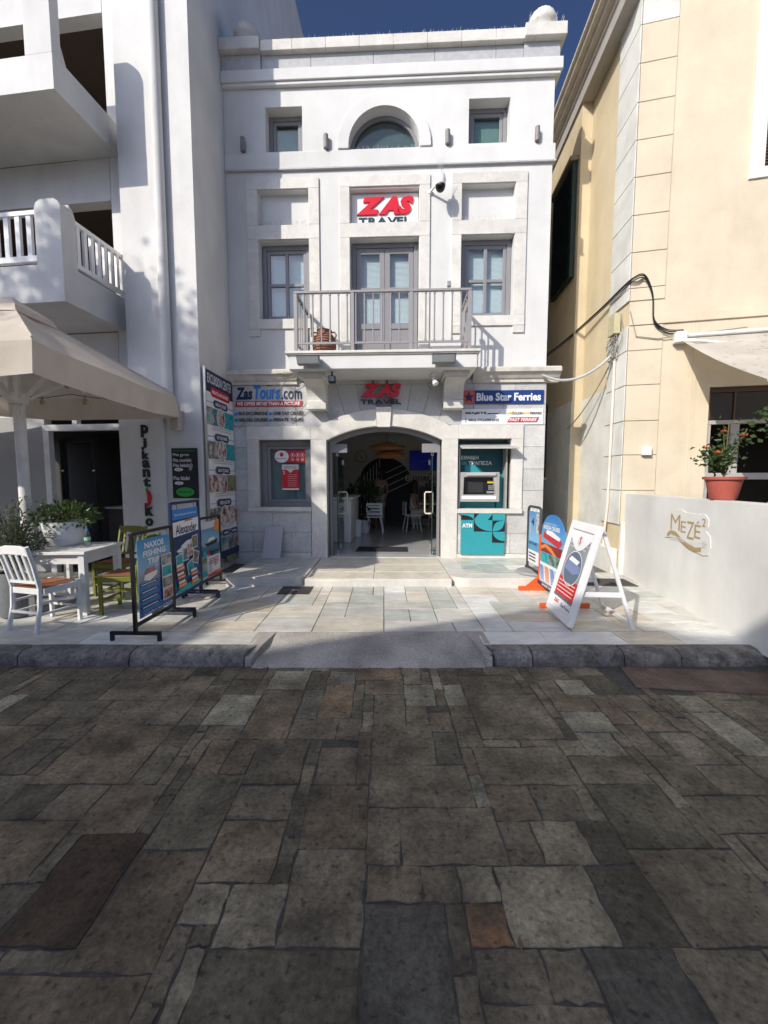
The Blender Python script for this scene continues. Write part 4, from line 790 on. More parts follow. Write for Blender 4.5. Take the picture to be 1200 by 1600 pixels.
# people
def skinned(name, verts, edges, radii, m, parent, root=0, sub=1):
    me = bpy.data.meshes.new(name); me.from_pydata([Vector(v) for v in verts], edges, []); o = bpy.data.objects.new(name, me); COL.objects.link(o); o.parent = parent
    me.materials.append(m); o.modifiers.new('skin', 'SKIN')
    if not me.skin_vertices: me.skin_vertices.new()
    for i, r0 in enumerate(radii):
        me.skin_vertices[0].data[i].radius = (r0, r0) if not isinstance(r0, tuple) else r0
    me.skin_vertices[0].data[root].use_root = True
    s_ = o.modifiers.new('subsurf', 'SUBSURF'); s_.levels = sub; s_.render_levels = sub; return o
def person(label, loc, rz, pose, top_m, bot_m):
    t = thing('person', label, 'person', loc, rz)
    J = pose; V = []; E = []; RR = []; ix = {}
    def chain(prev, pts):
        for nm, p, r0 in pts:
            ix[nm] = len(V); V.append(p); RR.append(r0)
            if prev is not None: E.append((ix[prev], ix[nm]))
            prev = nm
    chain(None, [('pelvis', J['pelvis'], (.15, .11))]); chain('pelvis', [('waist', J['waist'], (.125, .095)), ('chest', J['chest'], (.15, .105)), ('neckb', J['neckb'], .06), ('neck', J['neck'], .048), ('head', J['head'], (.075, .085)), ('crown', J['crown'], (.068, .075))])
    for s in 'LR':
        chain('chest', [('sh' + s, J['sh' + s], .055), ('el' + s, J['el' + s], .040), ('wr' + s, J['wr' + s], .028), ('pa' + s, J['pa' + s], (.035, .018))])
        hd = (Vector(J['pa' + s]) - Vector(J['wr' + s])).normalized(); sd_ = hd.cross(Vector((0, 0, 1)));  sd_ = sd_.normalized() if sd_.length > .1 else Vector((0, 1, 0))
        for q in range(4):
            b_ = Vector(J['pa' + s]) + sd_ * (.027 - .018 * q); L_ = (.065, .075, .07, .055)[q]
            chain('pa' + s, [('f%d%s' % (q, s), tuple(b_ + hd * .03), .009), ('g%d%s' % (q, s), tuple(b_ + hd * L_ - Vector((0, 0, .012))), .008)])
        chain('wr' + s, [('th' + s, tuple(Vector(J['wr' + s]) + hd * .05 + sd_ * .045), .010)])
        chain('pelvis', [('hip' + s, J['hip' + s], .092), ('kn' + s, J['kn' + s], .060), ('an' + s, J['an' + s], .038), ('toe' + s, J['toe' + s], (.035, .025))])
    body = skinned('body', V, E, RR, SKIN, t, 0, 2)
    # clothes
    V2, E2, R2 = [J['hipL'], J['pelvis'], J['hipR'], J['waist'], J['chest'], J['shL'], J['shR']], [(0, 1), (1, 2), (1, 3), (3, 4), (4, 5), (4, 6)], [.10, (.165, .125), .10, (.14, .11), (.165, .12), .065, .065]
    skinned('top', V2[1:2] + V2[3:], [(0, 1), (1, 2), (2, 3), (2, 4)], R2[1:2] + R2[3:], top_m, t, 0, 2)
    k = .8; kl = [tuple(Vector(J['hip' + s]).lerp(Vector(J['kn' + s]), J.get('hem', .9))) for s in 'LR']
    skinned('skirt', [J['pelvis'], J['hipL'], kl[0], J['hipR'], kl[1]], [(0, 1), (1, 2), (0, 3), (3, 4)], [(.17, .13), .108, .088, .108, .088], bot_m, t, 0, 2)
    c = Vector(J['head']).lerp(Vector(J['crown']), .5); fd = Vector(J['face']).normalized(); sd = fd.cross(Vector((0, 0, 1)))
    hb = MB(); hb.lathe([(.02, -.30)] + [(.10, -.26), (.105, -.12)] + [(.104 * math.cos(R(a)), .12 * math.sin(R(a))) for a in range(-10, 86, 12)], tuple(c - fd * .035 + Vector((0, 0, .035))), 16); hb.build('hair', HAIR, t, smooth=True)
    fc = MB(); e = c + fd * .083
    for s in (-1, 1): fc.lathe([(.0, -.008), (.011, 0), (.0, .008)], tuple(e + sd * .03 * s + Vector((0, 0, .01))), 8)
    fc.build('eyes', BLACK, t); MB().hexa([tuple(e + sd * .014 + Vector((0, 0, -.035))), tuple(e - sd * .014 + Vector((0, 0, -.035))), tuple(e - sd * .012 + fd * .018 + Vector((0, 0, -.035))), tuple(e + sd * .012 + fd * .018 + Vector((0, 0, -.035)))], [tuple(e + sd * .008 + Vector((0, 0, .01))), tuple(e - sd * .008 + Vector((0, 0, .01))), tuple(e - sd * .006 + fd * .004 + Vector((0, 0, .01))), tuple(e + sd * .006 + fd * .004 + Vector((0, 0, .01)))]).build('nose', SKIN, t)
    MB().box(-.022, .022, -.004, .004, -.005, .005, 0).build('mouth', mat('lips', (.30, .08, .07), .5), t, loc=tuple(e + Vector((0, 0, -.06))))
    return t
# seated woman: x is the way she faces
seat = dict(pelvis=(0, 0, .54), waist=(-.03, 0, .72), chest=(-.01, 0, .93), neckb=(.01, 0, 1.09), neck=(.03, 0, 1.16), head=(.06, 0, 1.26), crown=(.05, 0, 1.36), face=(1, 0, 0), hem=.75)
for s, q in (('L', 1), ('R', -1)):
    seat.update({'sh' + s: (.0, .17 * q, 1.03), 'el' + s: (.06, .21 * q, .76), 'wr' + s: (.27, .08 * q, .68), 'pa' + s: (.34, .04 * q, .67), 'hip' + s: (.06, .09 * q, .53)})
seat.update({'knL': (.45, .10, .53), 'anL': (.43, .10, .09), 'toeL': (.58, .12, .03), 'knR': (.47, -.02, .64), 'anR': (.72, .04, .30), 'toeR': (.86, .05, .26)})
person('seated woman with long dark hair in a pale dress, legs crossed, inside the agency', zas(.66, 3.98, FLOOR + .003 - .03), R(-8), seat, mat('pale_dress', (.48, .47, .44), .8, .08, 8), mat('pale_dress', (.48, .47, .44)))
stand = dict(pelvis=(0, 0, .95), waist=(0, 0, 1.12), chest=(.0, .0, 1.32), neckb=(.0, 0, 1.46), neck=(.0, 0, 1.52), head=(.02, 0, 1.61), crown=(.02, 0, 1.71), face=(-.7, -.7, 0), hem=.75)
for s, q in (('L', 1), ('R', -1)):
    stand.update({'sh' + s: (.18 * q, 0, 1.40), 'el' + s: (.24 * q, -.03, 1.12), 'wr' + s: (.19 * q, -.16, .93), 'pa' + s: (.17 * q, -.20, .86), 'hip' + s: (.09 * q, 0, .92), 'kn' + s: (.10 * q, -.02, .50), 'an' + s: (.10 * q, .02, .08), 'toe' + s: (.11 * q, -.13, .03)})
person('standing person with curly reddish hair in a floral shirt and light trousers inside the agency', zas(-.33, 4.5, FLOOR + .003), ZR, stand, photo('floral_shirt', [(.30, .16, .12), (.05, .05, .06), (.40, .34, .30), (.18, .16, .15)], 14), mat('light_trousers', (.45, .42, .38), .8))

# ------------------------------------------------------------------ left white building with balconies
LB = thing('balcony_building', 'tall white building with stacked balconies and a downpipe left of the travel agency', 'building', lef(0, 0, 0), LR)
sx, sy = -.0785, .997
MB().plate([[(0, 0), (sx * 26, sy * 26), (sx * 26 - .4, sy * 26), (-.4, .5), (-1.2, .5), (-1.2, 0)]], 0, 15.5, ax='z').build('corner_wall', PLASTERB, LB)
MB().box(-1.38, -.61, -.045, -.002, 0, 2.9).box(-1.38, -1.203, -.002, .5, 0, 2.9).build('sign_pier', PLASTERB, LB, bevel=.006)
MB().box(-1.55, -1.203, .25, .5, 2.91, 15.5).build('pillar', PLASTERB, LB)
MB().box(-7, -1.56, .25, .45, 2.75, 4.1).build('lintel_wall', PLASTERB, LB)
MB().box(-7, -1.56, .25, .45, 6.15, 6.79).box(-2.1, -1.56, .25, .4, 6.795, 7.42).box(-7, -1.56, .25, .45, 8.9, 10).build('beam', PLASTERB, LB)
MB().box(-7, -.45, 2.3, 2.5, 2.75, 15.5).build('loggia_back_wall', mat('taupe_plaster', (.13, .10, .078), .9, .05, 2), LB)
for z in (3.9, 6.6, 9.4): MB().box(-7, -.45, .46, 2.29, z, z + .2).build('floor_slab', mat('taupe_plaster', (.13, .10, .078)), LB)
MB().box(-7.3, -7.01, -.9, 2.5, 0, 15.5).build('end_wall', PLASTERB, LB)  # unseen end wall, added to close off light from the left
MB().box(-7.0, -.45, .0, 2.5, 11, 15.5).build('upper_storeys', PLASTERB, LB)
MB().tube([(-.49, -.075, 2.85), (-.49, -.075, 15.3)], .075, 14).build('downpipe', PLASTERB, LB, smooth=True)
BV = -.88; BX = -1.39
b1 = MB().box(-7, BX, BV, .2495, 4.12, 4.2).plate([[(-7, BV), (BX, BV), (BX, .245), (BX - .14, .245), (BX - .14, BV + .14), (-7, BV + .14)]], 4.2, 4.62, ax='z').build('balcony', PLASTERB, LB)
sh = [(BV + .141, 4.621), (BV + .141, 5.45), (BV + .17, 5.43), (BV + .21, 5.38), (BV + .24, 5.30), (BV + .24, 4.621)]
MB().plate([sh], BX - .14, BX - .001, ax='x').build('corner_post', PLASTERB, b1)
MB().plate([[(BX - .39, 4.621), (BX - .001, 4.621), (BX - .001, 5.36), (BX - .03, 5.42), (BX - .09, 5.455), (BX - .30, 5.455), (BX - .36, 5.42), (BX - .39, 5.36)]], BV + .001, BV + .14).build('corner_post', PLASTERB, b1)
MB().box(-7, BX - .40, BV + .03, BV + .09, 5.29, 5.35).box(-7, BX - .40, BV + .03, BV + .09, 4.68, 4.76).box(BX - .09, BX - .03, BV + .245, .245, 5.26, 5.32).box(BX - .09, BX - .03, BV + .245, .245, 4.68, 4.75).build('balcony_rail', WHITE, b1, bevel=.004)
for i in range(24): x = BX - .53 - .175 * i; MB().box(x - .035, x + .035, BV + .04, BV + .08, 4.76, 5.29).build('baluster', WHITE, b1)
for i in range(7): y = BV + .32 + .122 * i; MB().box(BX - .08, BX - .04, y - .028, y + .028, 4.75, 5.26).build('baluster', WHITE, b1)
b2 = MB().box(-7, BX + .02, BV, .2495, 6.80, 6.90).plate([[(-7, BV), (BX + .02, BV), (BX + .02, .245), (BX - .12, .245), (BX - .12, BV + .14), (-7, BV + .14)]], 6.9, 7.24, ax='z').build('balcony', PLASTERB, LB)
MB().plate([[(BV + .141, 7.241), (BV + .141, 7.45), (BV + .22, 7.241)]], BX - .12, BX + .019, ax='x').plate([[(BX - .38, 7.241), (BX + .019, 7.241), (BX + .019, 8.26), (BX - .03, 8.38), (BX - .13, 8.45), (BX - .38, 8.45)]], BV + .001, BV + .14).build('corner_post', PLASTERB, b2, bevel=.01)
MB().box(-7, BX - .385, BV + .002, BV + .13, 8.1, 8.3).build('top_rail', PLASTERB, b2)
MB().bar((BX - 1.3, 1.2, 7.3), (BX - .6, 1.3, 8.6), .12).build('brace', PLASTERB, b2); MB().box(BX - 1.05, BX - .97, BV + .02, BV + .12, 7.241, 8.099).build('post', PLASTERB, b2)
MB().box(-7, -2.86, .1, .24, 0, 2.74).build('front_wall', mat('shade_darkened_render', (.36, .36, .35), .85, .06, 3), LB)  # white wall with its shade put into the colour as an even grey
MB().box(-2.855, -1.385, .05, .16, 2.50, 2.60).box(-2.855, -2.75, .06, .15, 0, 2.498).box(-2.3, -2.22, .06, .15, 2.601, 2.74).build('shop_frame', WHITED, LB)
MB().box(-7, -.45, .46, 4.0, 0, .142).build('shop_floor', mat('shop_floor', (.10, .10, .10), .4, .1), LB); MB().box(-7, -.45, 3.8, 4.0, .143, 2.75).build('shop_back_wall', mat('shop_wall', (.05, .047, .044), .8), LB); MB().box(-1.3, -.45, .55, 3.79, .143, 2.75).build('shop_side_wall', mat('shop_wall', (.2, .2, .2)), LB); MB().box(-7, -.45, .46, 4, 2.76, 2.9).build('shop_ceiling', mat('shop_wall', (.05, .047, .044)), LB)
MB().box(-3.9, -3.84, 1.4, 1.5, .143, 2.45).box(-3.2, -3.14, 1.4, 1.5, .143, 2.45).box(-3.9, -3.14, 1.4, 1.5, 2.451, 2.53).build('inner_door_frame', mat('grey_frame_dim', (.13, .13, .125), .6), LB)
t = thing('shop_counter', 'dark serving counter inside the snack shop doorway', 'counter', lef(-1.75, 1.0, .143), LR); MB().box(-.55, .35, -.3, .3, 0, 1.02).build('counter_body', mat('counter_grey', (.045, .045, .045), .5), t, bevel=.01); MB().box(-.58, .38, -.33, .33, 1.021, 1.06).build('counter_top', GREYP, t)
t = thing('menu_screen', 'pair of black display panels on the snack shop back wall', 'display', lef(-2.2, 3.79, 1.2), LR); MB().box(-1.1, .85, -.06, 0, .55, 1.15).build('panel', BLACK, t); MB().box(-1.1, .85, -.06, 0, -.15, .45).build('panel', BLACK, t)
for i, (x, h_, c) in enumerate(((-1.95, .22, (.6, .56, .5)), (-1.82, .26, (.55, .25, .22)), (-1.72, .27, (.62, .38, .34)))):
    t = thing('squeeze_bottle', ['cream coloured cup of cutlery on the snack counter', 'red sauce bottle on the snack counter, middle of three', 'pink sauce bottle on the snack counter nearest the pier'][i], 'bottle', lef(x, .85, 1.205), LR); MB().lathe([(.0, 0), (.045, 0), (.048, h_ * .7), (.03, h_ * .8), (.012, h_)], seg=12).build('bottle_body', mat('bottle%d' % i, c, .4), t, smooth=True); MB().lathe([(.014, h_), (.006, h_ + .04)], seg=8).build('nozzle', WHITE, t)
# pirkantiko lettering
t = thing('wall_sign', 'vertical black pirkantiko lettering with a red chilli on the white pier', 'sign', lef(-.93, -.045, .95), LR)
word = 'pirkant'; zz = 1.62
for c_, h_ in zip('pirkant', (.20, .19, .001, .22, .14, .14, .18)):
    if h_ < .01: continue
zl = {'p': (1.41, 1.61), 'i': (1.265, 1.40), 'k': (1.07, 1.20), 'a': (.93, 1.06), 'n': (.785, .915), 't': (.63, .775)}
for c_, (a_, b_) in zl.items(): letters(c_, -.06 if c_ != 'i' else -.025, .06 if c_ != 'i' else .025, a_, b_, -.02, .019, BLACK, t, .035)
letters('r', -.06, .02, 1.21, 1.264, -.02, .019, BLACK, t, .03)
letters('k', -.05, .09, .165, .37, -.02, .019, BLACK, t, .04); letters('o', -.05, .075, .0, .13, -.02, .019, BLACK, t, .04)
ch = MB(); pts = [(-.005, -.022, .585), (.03, -.022, .53), (.045, -.022, .45), (.03, -.022, .36), (-.02, -.022, .29)]; ch.tube(pts, [.012, .034, .034, .024, .004], 10).build('chilli', mat('chilli_red', (.5, .015, .015), .25), t, smooth=True); MB().tube([(.0, -.022, .575), (.0, -.022, .605), (.03, -.022, .635)], [.026, .012, .008], 8).build('chilli_stem', GREENP, t)
# menu board
t = thing('menu_board', 'black chalkboard style snack menu with green oval logo on the white wall', 'menu', lef(-.295, -.002, 1.40), LR)
MB().box(-.215, .215, -.02, 0, 0, .79).build('board', PBLACK, t)
p = Print(-.0205); p.rect(-.19, .19, .745, .752, GREENP)
for s_, z in (('Pita gyros', .655), ('Pita souvlaki', .575), ('Pita kebab', .495)): p.text(s_, -.19, .02 + .012 * len(s_) - .06, z, z + .055, PWHITE, .01)
p.ell(-.10, .455, .075, .026, PWHITE); p.text('4.50', -.14, -.06, .442, .47, PRED); p.text('Pita falafel', -.19, .08, .29, .35, PWHITE, .01); p.ell(-.10, .24, .075, .026, PWHITE); p.text('4.00', -.14, -.06, .227, .255, PRED); p.ell(0, .10, .155, .075, GREENP); p.text('PIRKANTIKO', -.11, .11, .085, .115, PBLACK, .02)
p.poly([(.08, .44), (.12, .44), (.15, .52), (.12, .56), (.07, .52)], GREYP); p.done('poster_print', t)
t = thing('wall_box', 'pale wooden lamp box on the wall at the parasol tip', 'box', lef(-.37, -.002, 2.46), LR); MB().box(-.07, .07, -.14, 0, 0, .28).build('box_body', mat('pale_wood', (.50, .44, .38), .7, .1, 12), t, bevel=.005); MB().box(-.08, .08, -.16, 0, .281, .30).build('lid', mat('pale_wood', (.50, .44, .38)), t)
# tall excursion banner on the side wall
bx0 = zas(-2.79, -1.12, .36); t = thing('banner', 'tall EXCURSION CENTER banner of tour photos on the side wall beside the agency', 'banner', zas(-2.775, -1.12, .36), ZR + R(90))
BW = 1.04; BH = 3.08
MB().box(0, BW, -.02, .0, 0, BH).build('panel', WHITE, t); MB().box(-.025, -.002, -.035, .0, 0, BH + .02).build('edge_strip', STEEL, t)
p = Print(-.0205); p.rect(0, BW, BH - .34, BH, NAVY); p.text('EXCURSION CENTER', .08, BW - .06, BH - .20, BH - .05, PWHITE, .01)
p.pill(.17, BW - .13, BH - .40, BH - .25, PRED); p.text('PRIVATE AND SHARED', .23, BW - .19, BH - .355, BH - .295, PWHITE, .03)
P1 = photo('print_harbour', [(.05, .30, .38), (.03, .12, .2), (.5, .42, .33), (.05, .38, .42)], 6); P2 = photo('print_sea', [(.01, .20, .25), (.02, .40, .42), (.03, .30, .36)], 8); P3 = photo('print_people', [(.04, .035, .035), (.40, .18, .12), (.6, .58, .54), (.10, .16, .30)], 9); P4 = photo('print_village', [(.05, .045, .04), (.22, .20, .17), (.5, .48, .44)], 10); P5 = photo('print_green', [(.06, .09, .03), (.25, .26, .12), (.03, .04, .03)], 9)
zt = BH - .42
for nm, pa, pb in (('ONE DAY CRUISES', P1, P2), ('BOAT TOURS & TRANSFERS', P4, P2), ('BUS TOURS', P3, P5), ('FOOD & CULTURE', P4, P3)):
    p.rect(0, BW, zt - .085, zt - .075, PBLUE); p.pill(.26, BW - .24, zt - .14, zt - .02, NAVY); p.text(nm, .33, BW - .31, zt - .108, zt - .052, PWHITE, .03)
    p.rect(.02, BW * .52, zt - .44, zt - .16, pa); p.rect(BW * .52 + .01, BW - .02, zt - .44, zt - .16, pb); p.ell(BW * .5, zt - .30, .16, .175, PWHITE); p.ell(BW * .5, zt - .30, .145, .16, P3)
    for k in range(2): p.rect(.18, BW - .12, zt - .475 - .035 * k, zt - .467 - .035 * k, GREYP)
    zt -= .545
for k in range(3): x = .06 + .33 * k; p.pill(x, x + .28, zt - .11, zt - .01, NAVY); p.text(('SNORKEL', 'HIKING', 'DIVING')[k], x + .05, x + .23, zt - .08, zt - .04, PWHITE, .03); p.rect(x - .03, x + .29, zt - .36, zt - .13, (P2, P1, P4)[k])
p.pill(.55, 1.0, zt - .46, zt - .38, NAVY); p.rect(.5, BW - .02, zt - .60, zt - .48, P5); p.rect(0, BW, 0, .12, NAVY); p.done('banner_print', t)

# ------------------------------------------------------------------ yellow building on the right
YB = thing('yellow_building', 'cream yellow building with quoin blocks and a stone cornice right of the alley', 'building', yel(0, 0, 0), YR)
SX = Matrix.Rotation(R(8.5), 4, 'Z')
wh = [[(1.18, .95), (3.6, .95), (3.6, 3.125), (1.18, 3.125)], [(1.69, 6.25), (3.0, 6.25), (3.0, 8.6), (1.69, 8.6)]]
MB().plate([[(.0, 0), (6, 0), (6, 9.2), (0, 9.2)]] + wh, 0, .3).build('front_wall', YELW, YB)
MB(SX).plate([[(.3, 0), (1.76, 0), (1.76, 9.2), (.3, 9.2)]], -.0, .3, ax='x').build('side_wall', YELS, YB)
MB(SX).box(-.001, .02, .0, .31, 0, 9.2).build('side_corner', YELS, YB)
MB(SX).box(-.20, .1, 1.761, 18, 0, 9.2).build('side_wall', YELS, YB)
MB(SX).box(-.035, -.002, 1.55, 1.758, .6, 9.0)
MB(SX).box(-.012, -.002, .66, 1.757, 0, 3.30).box(-.212, -.201, 1.765, 9.0, 0, 3.3).build('lime_dado', YELG, YB)
MB(SX).box(-.10, -.003, .0, 1.757, 0, .55).box(-.30, -.213, 1.70, 9, 0, .6).build('plinth', YELG, YB, bevel=.03)
MB().box(0, 1.0, -.07, -.002, 0, 1.0).build('plinth', YELG, YB, bevel=.02)
zg = [4.51, 4.705, 5.245, 5.80, 6.36, 6.90, 7.44, 7.99, 8.53, 9.05]; zl_ = [.95, 1.52, 2.095, 2.64, 3.205, 3.745, 4.13]
for zs_, k in ((zg, 0), (zl_, 1)):
    for a, b in zip(zs_[:-1], zs_[1:]):
        MB().box(.0, .485, -.018, -.001, a + .0055, b - .0055).build('quoin_block', YELG if a > 8.5 else YELW, YB, bevel=.004)
        MB(SX).box(-.030, -.013, -.02, .635, a + .006, b - .006).build('quoin_block', YELG, YB, bevel=.004)
MB().box(0, 6, -.03, -.001, 4.135, 4.275).build('string_band', YELW, YB, bevel=.006)
MB().box(.93, .975, -.012, -.001, .96, 4.1).build('thin_strip', YELW, YB)
CORG = mat('grey_frieze', (.40, .37, .33), .8, .06)
MB(SX).box(-.24, -.005, .0, 1.755, 8.95, 9.2).box(-.24, -.202, 1.758, 18, 8.95, 9.2).build('frieze', CORG, YB)
for i, (o, z0, z1) in enumerate(((.26, 9.201, 9.28), (.36, 9.281, 9.35), (.46, 9.351, 9.42), (.52, 9.421, 9.47))):
    MB(SX).box(-o, .3, -o, 18, z0, z1).build('cornice', CORN, YB, bevel=.01); MB().box(.4, 6, -o, .3, z0 + .001, z1 - .001).build('cornice', CORN, YB, bevel=.01)
MB(SX).box(-.20, .3, .2, 18, 9.471, 9.8).build('attic', CORN, YB)
# window in the front upper floor
MB().box(1.50, 1.688, -.03, -.001, 6.1, 8.75).box(1.688, 3.0, -.03, -.001, 6.1, 6.248).build('window_surround', YELG, YB, bevel=.004)
sb = MB().box(1.70, 2.99, .06, .12, 6.26, 8.59).build('shutter', mat('brown_shutter', (.16, .10, .08), .6), YB)
sl = MB()
for i in range(50): z = 6.32 + .045 * i; sl.hexa([(1.72, .03, z), (2.9, .03, z), (2.9, .055, z + .02), (1.72, .055, z + .02)], [(1.72, .03, z + .006), (2.9, .03, z + .006), (2.9, .055, z + .028), (1.72, .055, z + .028)])
tag(sl.build('louvre', mat('brown_shutter', (.16, .10, .08)), sb), kind='stuff')
# terrace opening and its room
wf = MB().box(1.185, 3.6, .05, .14, 2.56, 2.62).box(1.185, 3.6, .0, .14, 1.70, 1.80).box(1.20, 1.25, .052, .138, .96, 2.559).box(1.52, 1.64, .054, .136, .96, 2.558).build('terrace_window', mat('shaded_frame', (.40, .385, .36), .6, .06), YB, bevel=.004)
MB().box(1.185, 1.23, .06, .13, 2.621, 3.12).box(1.55, 1.57, .06, .13, 2.621, 3.05).box(1.231, 3.6, .06, .13, 3.05, 3.12).build('upper_frame', mat('brown_wood', (.10, .06, .04), .6), wf)
MB().box(1.24, 3.59, .09, .096, 2.625, 3.045).build('pane', mat('dark_glass', (.02, .02, .022), .1), wf)
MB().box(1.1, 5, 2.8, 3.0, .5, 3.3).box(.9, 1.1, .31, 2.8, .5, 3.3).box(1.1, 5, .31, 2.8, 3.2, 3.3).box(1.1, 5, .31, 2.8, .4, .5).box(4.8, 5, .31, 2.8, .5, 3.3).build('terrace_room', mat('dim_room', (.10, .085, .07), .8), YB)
MB().box(0, 6, .301, 8, 9.0, 9.19).build('roof', CORN, YB)
# alley window
aw = MB(SX).box(-.23, -.2025, 3.3, 3.36, 1.75, 3.5).box(-.23, -.2025, 4.3, 4.36, 1.75, 3.5).box(-.23, -.2025, 3.36, 4.3, 3.44, 3.5).box(-.23, -.2025, 3.36, 4.3, 2.6, 2.66).build('alley_window', mat('brown_wood', (.10, .06, .04), .6), YB)
MB(SX).box(-.215, -.203, 3.36, 4.3, 1.75, 3.44).build('pane', mat('dark_glass', (.02, .02, .022), .1), aw); MB(SX).box(-.42, -.2145, 3.2, 4.45, 1.68, 1.745).build('sill', YELG, YB)
def yS(x, y, z): v = SX @ Vector((x, y, 0)); return yel(v.x, v.y, z)
t = thing('window_shutter', 'dark green shutter panel on the alley side of the yellow building', 'shutter', yS(-.205, 2.47, 5.78), YR + R(8.5))
mb = MB().box(-.10, -.02, -.60, .60, 0, 2.20).build('shutter_panel', mat('dark_green_paint', (.012, .03, .026), .5, .1), t, bevel=.005)
MB().box(-.17, 0, -.64, .64, 2.201, 2.28).build('shutter_box', mat('weathered_wood', (.20, .16, .12), .8), t); q = MB()
for i in range(32): z = .06 + .065 * i; q.hexa([(-.128, -.55, z), (-.101, -.55, z + .02), (-.101, .55, z + .02), (-.128, .55, z)], [(-.128, -.55, z + .008), (-.101, -.55, z + .04), (-.101, .55, z + .04), (-.128, .55, z + .008)])
tag(q.build('louvre', mat('dark_green_paint', (.012, .03, .026)), t), kind='stuff')
def pot(t, s=1., h=.27): 
    MB().lathe([(.0, 0), (.135 * s, 0), (.155 * s, .02), (.205 * s, h * .88), (.235 * s, h * .88), (.24 * s, h), (.205 * s, h), (.19 * s, h * .9)], seg=28, close=False).build('pot', TERRA, t, smooth=True); MB().lathe([(.001, h * .9), (.19 * s, h * .9)], seg=20, close=False).build('soil', BARK, t)
    MB().lathe([(.183 * s, h * .6), (.190 * s, h * .62), (.186 * s, h * .64)], seg=28, close=False).build('pot_ring', TERRA, t, smooth=True)
t = thing('flower_pot', 'small terracotta pot on the alley window sill', 'pot', yS(-.32, 3.5, 1.746), YR); pot(t, .75, .3)
# alley paving / end
MB().box(2.95, 3.9, 17.5, 17.8, 0, 9).build('alley_end_wall', YELG, None)['label'] = 'pale wall closing the far end of the alley'
o = bpy.data.objects['alley_end_wall']; o['category'] = 'wall'
stp = MB()
for i in range(4): stp.box(3.0, 4.3, 9.0 + .35 * i, 9.345 + .35 * i, .1, .26 + .13 * i)
stp.box(3.0, 4.6, 10.4, 17.4, .1, .65); tag(stp.build('alley_steps', GREYM), kind='structure')
# awning
t = thing('awning', 'white canvas awning with flaking cloth over the terrace window', 'awning', yel(.70, -.02, 3.86), YR)
aw_ = MB(); n = 8; vs = []
for j in range(7):
    f = j / 6
    for i in range(n + 1): x = .0 + 3.6 * i / n; vs.append((x, -2.15 * f - .02, .02 - 1.12 * f - .05 * math.sin(math.pi * f)))
aw_.add(vs, [(j * (n + 1) + i, j * (n + 1) + i + 1, (j + 1) * (n + 1) + i + 1, (j + 1) * (n + 1) + i) for j in range(6) for i in range(n)]).build('canvas', AWN, t, smooth=True, recalc=False)
MB().tube([(-.02, -.04, .05), (3.6, -.04, .08)], .03, 10).build('roller', WHITED, t, smooth=True); MB().tube([(0, -2.18, -1.10), (3.6, -2.18, -1.10)], .03, 10).build('front_bar', WHITED, t, smooth=True)
MB().box(-.08, .08, -.12, 0, -.06, .10).build('bracket', WHITED, t, bevel=.01); MB().tube([(.05, -.06, -.02), (.1, -.35, -.12), (.9, -.25, -.22)], .022, 8).build('arm', WHITED, t, smooth=True); MB().tube([(.22, -.08, 0), (.25, -.12, -.12), (.29, -.1, -.08)], .006, 5).build('crank_hook', STEEL, t)
# small white box, electrical box, conduits, cables
t = thing('wall_box', 'small white plastic box on the yellow quoin', 'box', yel(.32, -.023, 2.10), YR); MB().box(-.065, .065, -.07, 0, 0, .12).build('box_body', WHITE, t, bevel=.005); MB().box(-.067, .067, -.073, 0, -.012, -.001).build('base', WHITED, t)
t = thing('junction_box', 'old cream electrical junction box with tangled wires on the yellow corner', 'junction box', yS(-.032, .32, 4.10), YR + R(8.5)); MB().box(-.10, 0, -.12, .12, 0, .33).build('box_body', mat('aged_plastic', (.50, .46, .28), .6, .1, 12), t, bevel=.008)
wr = MB(); r0 = random.Random(4)
for k in range(7):
    a = [(-.06, r0.uniform(-.1, .1), -.0)]; 
    for q in range(4): a.append((-.05 - r0.uniform(0, .06), r0.uniform(-.22, .22), -.1 - .08 * q + r0.uniform(-.06, .08)))
    a.append((-.04, 0, -.40)); wr.tube(a, .007, 5)
wr.tube([(-.03, -.15, .3), (-.05, -.28, .1), (-.04, -.25, -.15), (-.03, -.1, -.3)], .006, 5).build('wires', mat('grey_wire', (.30, .28, .25), .7), t)
t = MB(); pp = lambda s, z: yS(-.06, s, z)
t.tube([pp(.30, 3.72), pp(.31, 2.4), pp(.33, 1.25), pp(.40, .85), pp(.45, .3)], .022, 8); o = t.build('conduit_pipe', mat('ivory_pipe', (.68, .62, .54), .5), None, smooth=True); tag(o, 'thin ivory conduit pipe running down the corner of the yellow building', 'pipe')
def smooth_path(k, n=6):
    k = [Vector(p) for p in k]; o = []
    for i in range(len(k) - 1):
        p0, p1, p2, p3 = k[max(i - 1, 0)], k[i], k[i + 1], k[min(i + 2, len(k) - 1)]
        for j in range(n):
            t = j / n; o.append(.5 * (2 * p1 + (p2 - p0) * t + (2 * p0 - 5 * p1 + 4 * p2 - p3) * t * t + (3 * p1 - p0 - 3 * p2 + p3) * t ** 3))
    return o + [k[-1]]
def sagc(a, b, sag, n=10): a, b = Vector(a), Vector(b); return [tuple(a.lerp(b, i / n) - Vector((0, 0, sag * 4 * (i / n) * (1 - i / n)))) for i in range(n + 1)]
t = MB(); t.tube(sagc(zas(2.75, -.18, 3.50), yS(-.10, .35, 3.78), .22), .022, 8); o = t.build('cable', mat('grey_conduit', (.50, .50, .48), .6), None, smooth=True); tag(o, 'thick pale grey cable sagging across the alley from the white building', 'cable')
